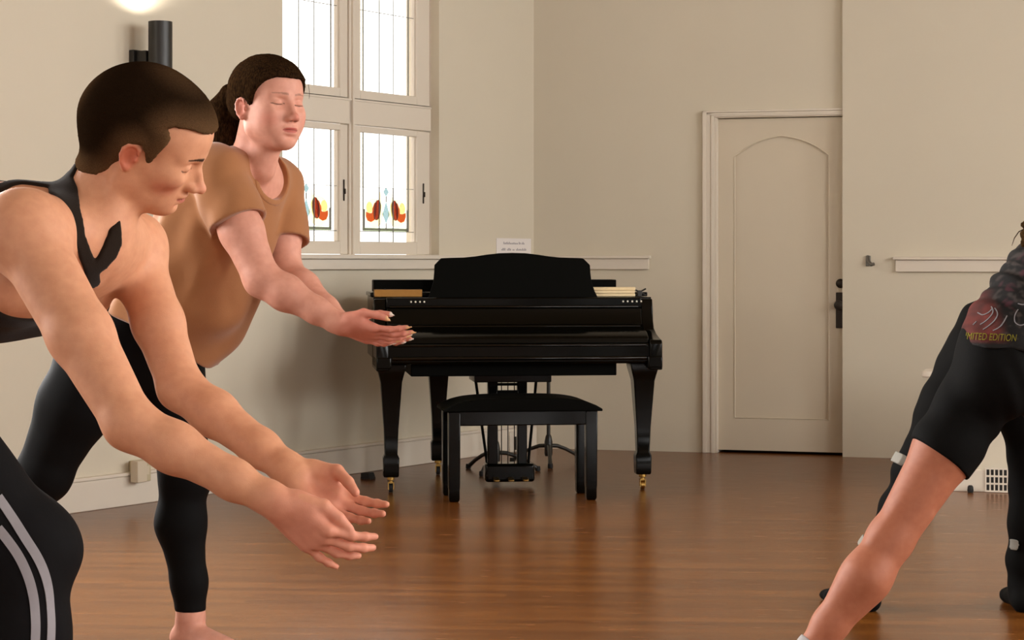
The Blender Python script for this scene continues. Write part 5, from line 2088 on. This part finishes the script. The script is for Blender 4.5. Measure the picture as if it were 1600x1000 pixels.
        c = blk[None] * (1 - w[:, None]) + red[None] * w[:, None]
        g = smoothstep(n2, 0.5, 0.85) * up * (1 - smoothstep(-b, 0.09, 0.13))
        g2 = smoothstep(n1, 0.62, 0.9) * up * (1 - smoothstep(-b, 0.09, 0.13))
        c = c * (1 - 0.7 * g[:, None]) + lin(70, 62, 58)[None] * 0.7 * g[:, None]
        return c * (1 - 0.6 * g2[:, None]) + lin(84, 44, 52)[None] * 0.6 * g2[:, None]
    M_PR = vcol_mat('printed_jersey', 0.85, bump=0.2, bscale=400, spec=0.2)
    tee = cloth('t_shirt', T, 0.004, M_PR, base, Cc, print_col)
    # print: pale tendrils and a line of yellow lettering near the hem
    M_TEN = mat('pale_print', srgb(128, 124, 126), 0.9, spec=0.05)
    M_YEL = mat('yellow_print', srgb(118, 111, 40), 0.9, spec=0.05)

    def proj(px, py):
        p = T.trace(px, py)
        return p
    for pts in (((1527, 488), (1536, 493), (1546, 488), (1552, 480)), ((1548, 478), (1553, 484), (1549, 494), (1540, 502), (1530, 508)), ((1553, 480), (1560, 488), (1556, 500), (1546, 508), (1534, 516)),
                ((1574, 492), (1570, 500), (1566, 508), (1556, 515), (1550, 517)), ((1592, 482), (1586, 490), (1584, 500), (1588, 508), (1598, 509), (1606, 503)), ((1590, 474), (1598, 476), (1608, 474)), ((1520, 508), (1526, 502))):
        q = [proj(*p) for p in pts]
        q = [p for p in q if p is not None]
        if len(q) > 1:
            ribbon('printed_tendril', T, q, 0.0026, M_TEN, base, tee, lift=0.0014, n=24, thick=0.001)
    cu = bpy.data.curves.new('lettering', 'FONT')
    cu.body = 'LIMITED EDITION'
    cu.size = 1.0
    cu.shear = 0.25
    tmp = bpy.data.objects.new('lettering', cu)
    C.objects.link(tmp)
    bpy.context.view_layer.update()
    me = bpy.data.meshes.new_from_object(tmp.evaluated_get(bpy.context.evaluated_depsgraph_get()))
    bpy.data.objects.remove(tmp)
    bm = bmesh.new()
    bm.from_mesh(me)
    bmesh.ops.triangulate(bm, faces=bm.faces)
    bmesh.ops.subdivide_edges(bm, edges=[e for e in bm.edges if e.calc_length() > 0.15], cuts=2)
    bm.to_mesh(me)
    bm.free()
    co = np.array([v.co[:] for v in me.vertices])
    lo, hi = co.min(0), co.max(0)
    if True:
        fx = (co[:, 0] - lo[0]) / (hi[0] - lo[0])
        fy = (co[:, 1] - lo[1]) / (hi[1] - lo[1])
        xx = np.arange(1490, 1530, 1.0)
        hit = [T.trace_many(xx, np.full(len(xx), y_))[0][:, 1] < 6.0 for y_ in (519.0, 531.0)]
        x0_ = xx[hit[0] & hit[1]][0] + 1.5
        print('LETTER x0', x0_)
        q, dv = T.trace_many(x0_ + (1589 - x0_) * fx, 530 + 3.5 * fx - 11 * fy)
        q = q - dv * 0.004
        me.vertices.foreach_set('co', (q - base).astype(f32).ravel())
        me.update()
        me.materials.clear()
        me.materials.append(M_YEL)
        lo_ = bpy.data.objects.new('lettering', me)
        C.objects.link(lo_)
        lo_.parent = tee
    # --- hair hanging toward the frame edge
    HS = Sdf()
    hd.skull(HS)
    H2 = Sdf()
    H2.sub(HS, 0, 'u', off=0.014)
    crop = [(0.074, 0.060), (0.040, 0.034), (0.018, -0.010), (-0.034, -0.030), (-0.052, -0.06), (-0.16, -0.08), (-0.16, 0.2), (0.2, 0.2), (0.2, 0.060)]
    H2.add(lambda q: (poly_sdf(hd.loc(q)[:, 0], hd.loc(q)[:, 2], crop)).astype(f32), hd.o, 0.3, 0.008, 'i')
    for pts, r in ((((1870, 262), (1780, 262), (1690, 290), (1632, 335), (1606, 368), (1597, 386)), (0.05, 0.06, 0.05, 0.034, 0.016, 0.003)), (((1870, 240), (1770, 240), (1690, 262), (1640, 310), (1612, 345), (1596, 352)), (0.04, 0.05, 0.04, 0.028, 0.014, 0.003)),
                   (((1780, 290), (1700, 330), (1640, 372), (1612, 404)), (0.03, 0.03, 0.018, 0.003))):
        H2.chain([P(x, y, 5.02 - 0.0 * i) for i, (x, y) in enumerate(pts)], r, 0.012)
    H2.disp = lambda q: 0.0022 * np.sin(q[:, 2] * 260 + q[:, 0] * 150 + 4 * np.sin(q[:, 0] * 24)) + 0.0012 * np.sin(q[:, 2] * 520 - q[:, 0] * 90)
    M_HC = hair_mat('wavy_dark_hair', srgb(34, 24, 16), srgb(84, 62, 36), 0.5, (20, 30, 60), 0.6)
    hp, hf = H2.mesh(0.004 * SQ)
    hc = mesh_object('hair', hp, hf, M_HC, base, Cc)
    wisp = [P(1604, 356, 5.0), P(1592, 362, 5.0), P(1585, 372, 5.0), P(1581, 384, 5.0)]
    MB().tube([p - base for p in wisp], [0.0016, 0.0015, 0.0013, 0.0006], 6).build('loose_strand', M_HC, hc, smooth=True)
    # --- sock
    SK = Sdf()
    lowf = Sdf()
    lowf.p = LS.p + FT.p
    SK.sub(lowf, 0, 'u', off=0.004)
    SK.plane(P(1262, 997, 5.1), -kd)
    sk2 = Sdf()
    sk2.ball(anL + [-0.03, 0.03, -0.02], 0.24)
    SK.sub(sk2, 0, 'i')
    M_SOCK = mat('grey_sock', srgb(160, 154, 152), 0.85, noise=0.06, nscale=90)
    cloth('sock', SK, 0.004, M_SOCK, base, Cc)
    return Cc


# ================================================================== D: dark leggings with grey bands, behind C
def person_d():
    base = P(1500, 0, 6.3) * [1, 1, 0]
    S = Sdf()
    pel = P(1562, 545, 6.32)
    lat = nrm([0.98, 0.15, 0])
    shL, shR = P(1745, 355, 6.26), P(1812, 402, 6.5)
    mid = (shL + shR) / 2
    spine = nrm(pel - mid)
    R2L = nrm(shL - shR)
    waist = pel - spine * 0.18
    wl_ = nrm(lat * 0.6 - R2L * 0.4)
    hpL, hpR = pel + lat * -0.085 + [0, 0, -0.04], pel + lat * 0.085 + [0, 0, -0.04]
    knL = P(1432, 735, 6.3)
    anL = P(1347, 930, 6.38)
    anL[2] = 0.085
    knR = P(1612, 755, 6.36)
    anR = P(1598, 930, 6.37)
    anR[2] = 0.085
    S.ecap(pel, waist, lat, (0.165, 0.115), (0.13, 0.10), 0.05)
    S.ecap(waist, mid + spine * 0.10, wl_, (0.13, 0.10), (0.15, 0.105), 0.05)
    for sh in (shL, shR):
        S.cap(mid, sh, 0.06, 0.05, 0.05)
    hd = Head(P(1880, 310, 6.35), frame((0.75, 0.55, -0.15), (0.55, -0.1, 0.82)), 1.0, True)
    S.ecap(mid, hd.w((-0.03, 0, -0.05)), R2L, (0.06, 0.055), (0.05, 0.052), 0.035)
    hd.build(S)
    elL, wrL = shL + [0.20, -0.06, -0.20], shL + [0.42, -0.02, -0.28]
    elR, wrR = shR + [0.20, 0.06, -0.20], shR + [0.42, 0.06, -0.22]
    for a_, b_, c_, rt in ((shL, elL, wrL, False), (shR, elR, wrR, True)):
        arm(S, a_, b_, c_, (0.055, 0.050, 0.041, 0.043, 0.026))
        Hand(c_, (1, 0, -0.15), (0, -0.2 if not rt else 0.2, 1), rt, 0.95).build(S)
    for sg in (-1, 1):
        S.ellip(pel + lat * sg * 0.07 + np.array([0, -0.055, -0.03]), (0.092, 0.08, 0.10), None, 0.05)
    LS = Sdf()
    leg(LS, hpL, knL, anL, (0.100, 0.086, 0.058, 0.058, 0.040), back=(0.4, -0.8, 0))
    leg(LS, hpR, knR, anR, (0.092, 0.080, 0.058, 0.060, 0.042), back=(0.1, -1, 0))
    FT = Sdf()
    foot(FT, anL, (-0.35, 0.9), 1.0, toes=False)
    foot(FT, anR, (0.1, 1.0), 1.0, toes=False)
    body = Sdf()
    body.p = S.p + LS.p + FT.p
    skin = lin(196, 140, 112)
    pos, fi = body.mesh(0.005 * SQ)
    col = np.tile(skin, (len(pos), 1))
    hd.paint(pos, col, skin, lin(180, 100, 86), lin(60, 40, 30))
    D = mesh_object('person', pos, fi, M_SKIN, base, None, col)
    tag(D, 'person in black leggings with grey bands, standing behind the one in shorts', 'person')
    M_LD = mat('black_band_leggings', srgb(13, 12, 11), 0.8, spec=0.08, noise=0.15, nscale=60)
    M_BAND = mat('grey_band', srgb(142, 138, 128), 0.75, noise=0.1, nscale=120)
    G = Sdf()
    low = Sdf()
    low.p = S.p[:1] + S.p[-2:] + LS.p + FT.p
    G.sub(low, 0, 'u', off=0.005)
    G.plane(pel - spine * 0.13, -spine)
    G.disp = lambda q: 0.002 * np.sin(q[:, 2] * 60 + q[:, 0] * 30)
    cloth('leggings', G, 0.005, M_LD, base, D)
    lowL = Sdf()
    lowL.p = LS.p
    for a_, b_, at, w_, rr in ((hpL, knL, P(1409, 719, 6.30), 0.034, 0.045), (knL, anL, P(1337, 842, 6.34), 0.032, 0.04), (knR, anR, P(1573, 852, 6.30), 0.034, 0.040)):
        d = nrm(b_ - a_)
        c = at
        Bd = Sdf()
        Bd.sub(lowL, 0, 'u', off=0.0135)
        bl = Sdf()
        bl.ball(c, rr)
        Bd.sub(bl, 0, 'i')
        Bd.plane(c + d * w_ / 2, d)
        Bd.plane(c - d * w_ / 2, -d)
        cloth('reflective_tag', Bd, 0.0026, M_BAND, base, D)
    T = Sdf()
    T.ecap(pel - spine * 0.09, waist, lat, (0.172, 0.13), (0.15, 0.12), 0.05)
    T.ecap(waist, mid + spine * 0.08, wl_, (0.15, 0.12), (0.165, 0.12), 0.05)
    for sh, el in ((shL, elL), (shR, elR)):
        T.cap(mid, sh, 0.068, 0.06, 0.05)
        T.cap(sh, sh + nrm(el - sh) * 0.15, 0.07, 0.07, 0.03)
    T.plane(pel - spine * 0.08, spine)
    cloth('t_shirt', T, 0.006, M_LD, base, D)
    H2 = Sdf()
    HS = Sdf()
    hd.skull(HS)
    H2.sub(HS, 0, 'u', off=0.012)
    H2.add(lambda q: (poly_sdf(hd.loc(q)[:, 0], hd.loc(q)[:, 2], [(0.074, 0.060), (0.018, -0.010), (-0.052, -0.06), (-0.16, -0.08), (-0.16, 0.2), (0.2, 0.2), (0.2, 0.060)])).astype(f32), hd.o, 0.3, 0.008, 'i')
    hp, hf = H2.mesh(0.006 * SQ)
    mesh_object('hair', hp, hf, hair_mat('short_dark_hair', srgb(30, 22, 16), srgb(66, 48, 32)), base, D)
    return D


import time
_t = time.time()
for fn_ in (person_a, person_b, person_c, person_d):
    fn_()
    print(fn_.__name__, round(time.time() - _t, 1))
# ------------------------------------------------------------------ light and camera
sc = bpy.context.scene
wd_ = bpy.data.worlds.new('overcast')
sc.world = wd_
wd_.use_nodes = True
bg = wd_.node_tree.nodes['Background']
bg.inputs['Color'].default_value = (1.0, 0.98, 0.95, 1)
bg.inputs['Strength'].default_value = 3.2


KR, KF, KL, KS = [120, 260, 440, 160], [260, 0, 0], 460, 90


def area(name, loc, target, sx, sy, power, col):
    l = bpy.data.lights.new(name, 'AREA')
    l.shape = 'RECTANGLE'
    l.size, l.size_y = sx, sy
    l.energy = power
    l.color = col
    o = bpy.data.objects.new(name, l)
    C.objects.link(o)
    o.location = loc
    d = Vector(target) - Vector(loc)
    o.rotation_euler = d.to_track_quat('-Z', 'Y').to_euler()
    return o


# daylight through the windows of the right wall and the wall behind the camera
for i, (a, b, z0, z1) in enumerate(RH):
    y = PR0[1] - (a + b) / 2
    area('daylight_right_%d' % i, (PR0[0] + 0.35, y, (z0 + z1) / 2), (0, y, 1.6), b - a + 0.5, z1 - z0 + 0.5, KR[i], (1.0, 0.995, 0.985))
for i, (a, b, z0, z1) in enumerate(FH):
    x = PF0[0] - (a + b) / 2
    area('daylight_front_%d' % i, (x, YB - 0.35, (z0 + z1) / 2), (x, 6, 1.4), b - a + 0.5, z1 - z0 + 0.5, KF[i], (1.0, 0.995, 0.985))
for i, (a, b) in enumerate(LH):
    p_ = CORNER + EL * (a + b) / 2 - NL * 0.5
    area('daylight_left_%d' % i, (p_[0], p_[1], (z_sill + z_top) / 2), tuple(p_ + NL * 5 + [0, 0, 1.5]), b - a + 0.5, z_top - z_sill + 0.4, KL, (1.0, 0.995, 0.985))
for i, (a, b, z0, z1) in enumerate(SH):
    y = YB + (a + b) / 2
    area('added_side_light_%d' % i, (pL[0] - 0.35, y, (z0 + z1) / 2), (0, y + 1.0, 1.4), b - a + 0.5, z1 - z0 + 0.5, KS, (1.0, 0.995, 0.985))  # lamps behind the added side windows
# the sconce's up light
sp_ = bpy.data.lights.new('sconce_light', 'SPOT')
sp_.energy = 9
sp_.color = (1.0, 0.9, 0.78)
sp_.spot_size = math.radians(150)
sp_.spot_blend = 0.6
sp_.shadow_soft_size = 0.03
so_ = bpy.data.objects.new('sconce_light', sp_)
C.objects.link(so_)
so_.location = (SC_POS[0], SC_POS[1], zc_top - 0.01)
so_.rotation_euler = (math.pi, 0, 0)

cam = bpy.data.cameras.new('camera')
co = bpy.data.objects.new('camera', cam)
C.objects.link(co)
co.location = (0, 0, EYE)
co.rotation_euler = (math.pi / 2, 0, 0)
cam.sensor_fit = 'HORIZONTAL'
cam.sensor_width = 36
cam.lens = 36 * F / 1600
cam.shift_y = -(500 - HOR) / 1600
cam.clip_end = 60
sc.camera = co
sc.view_settings.view_transform = 'Standard'
sc.view_settings.look = 'None'
sc.view_settings.gamma = 1
sc.view_settings.use_curve_mapping = False
sc.view_settings.exposure = 0.0
sc.cycles.use_denoising = True
sc.cycles.max_bounces = 8
sc.cycles.transparent_max_bounces = 16
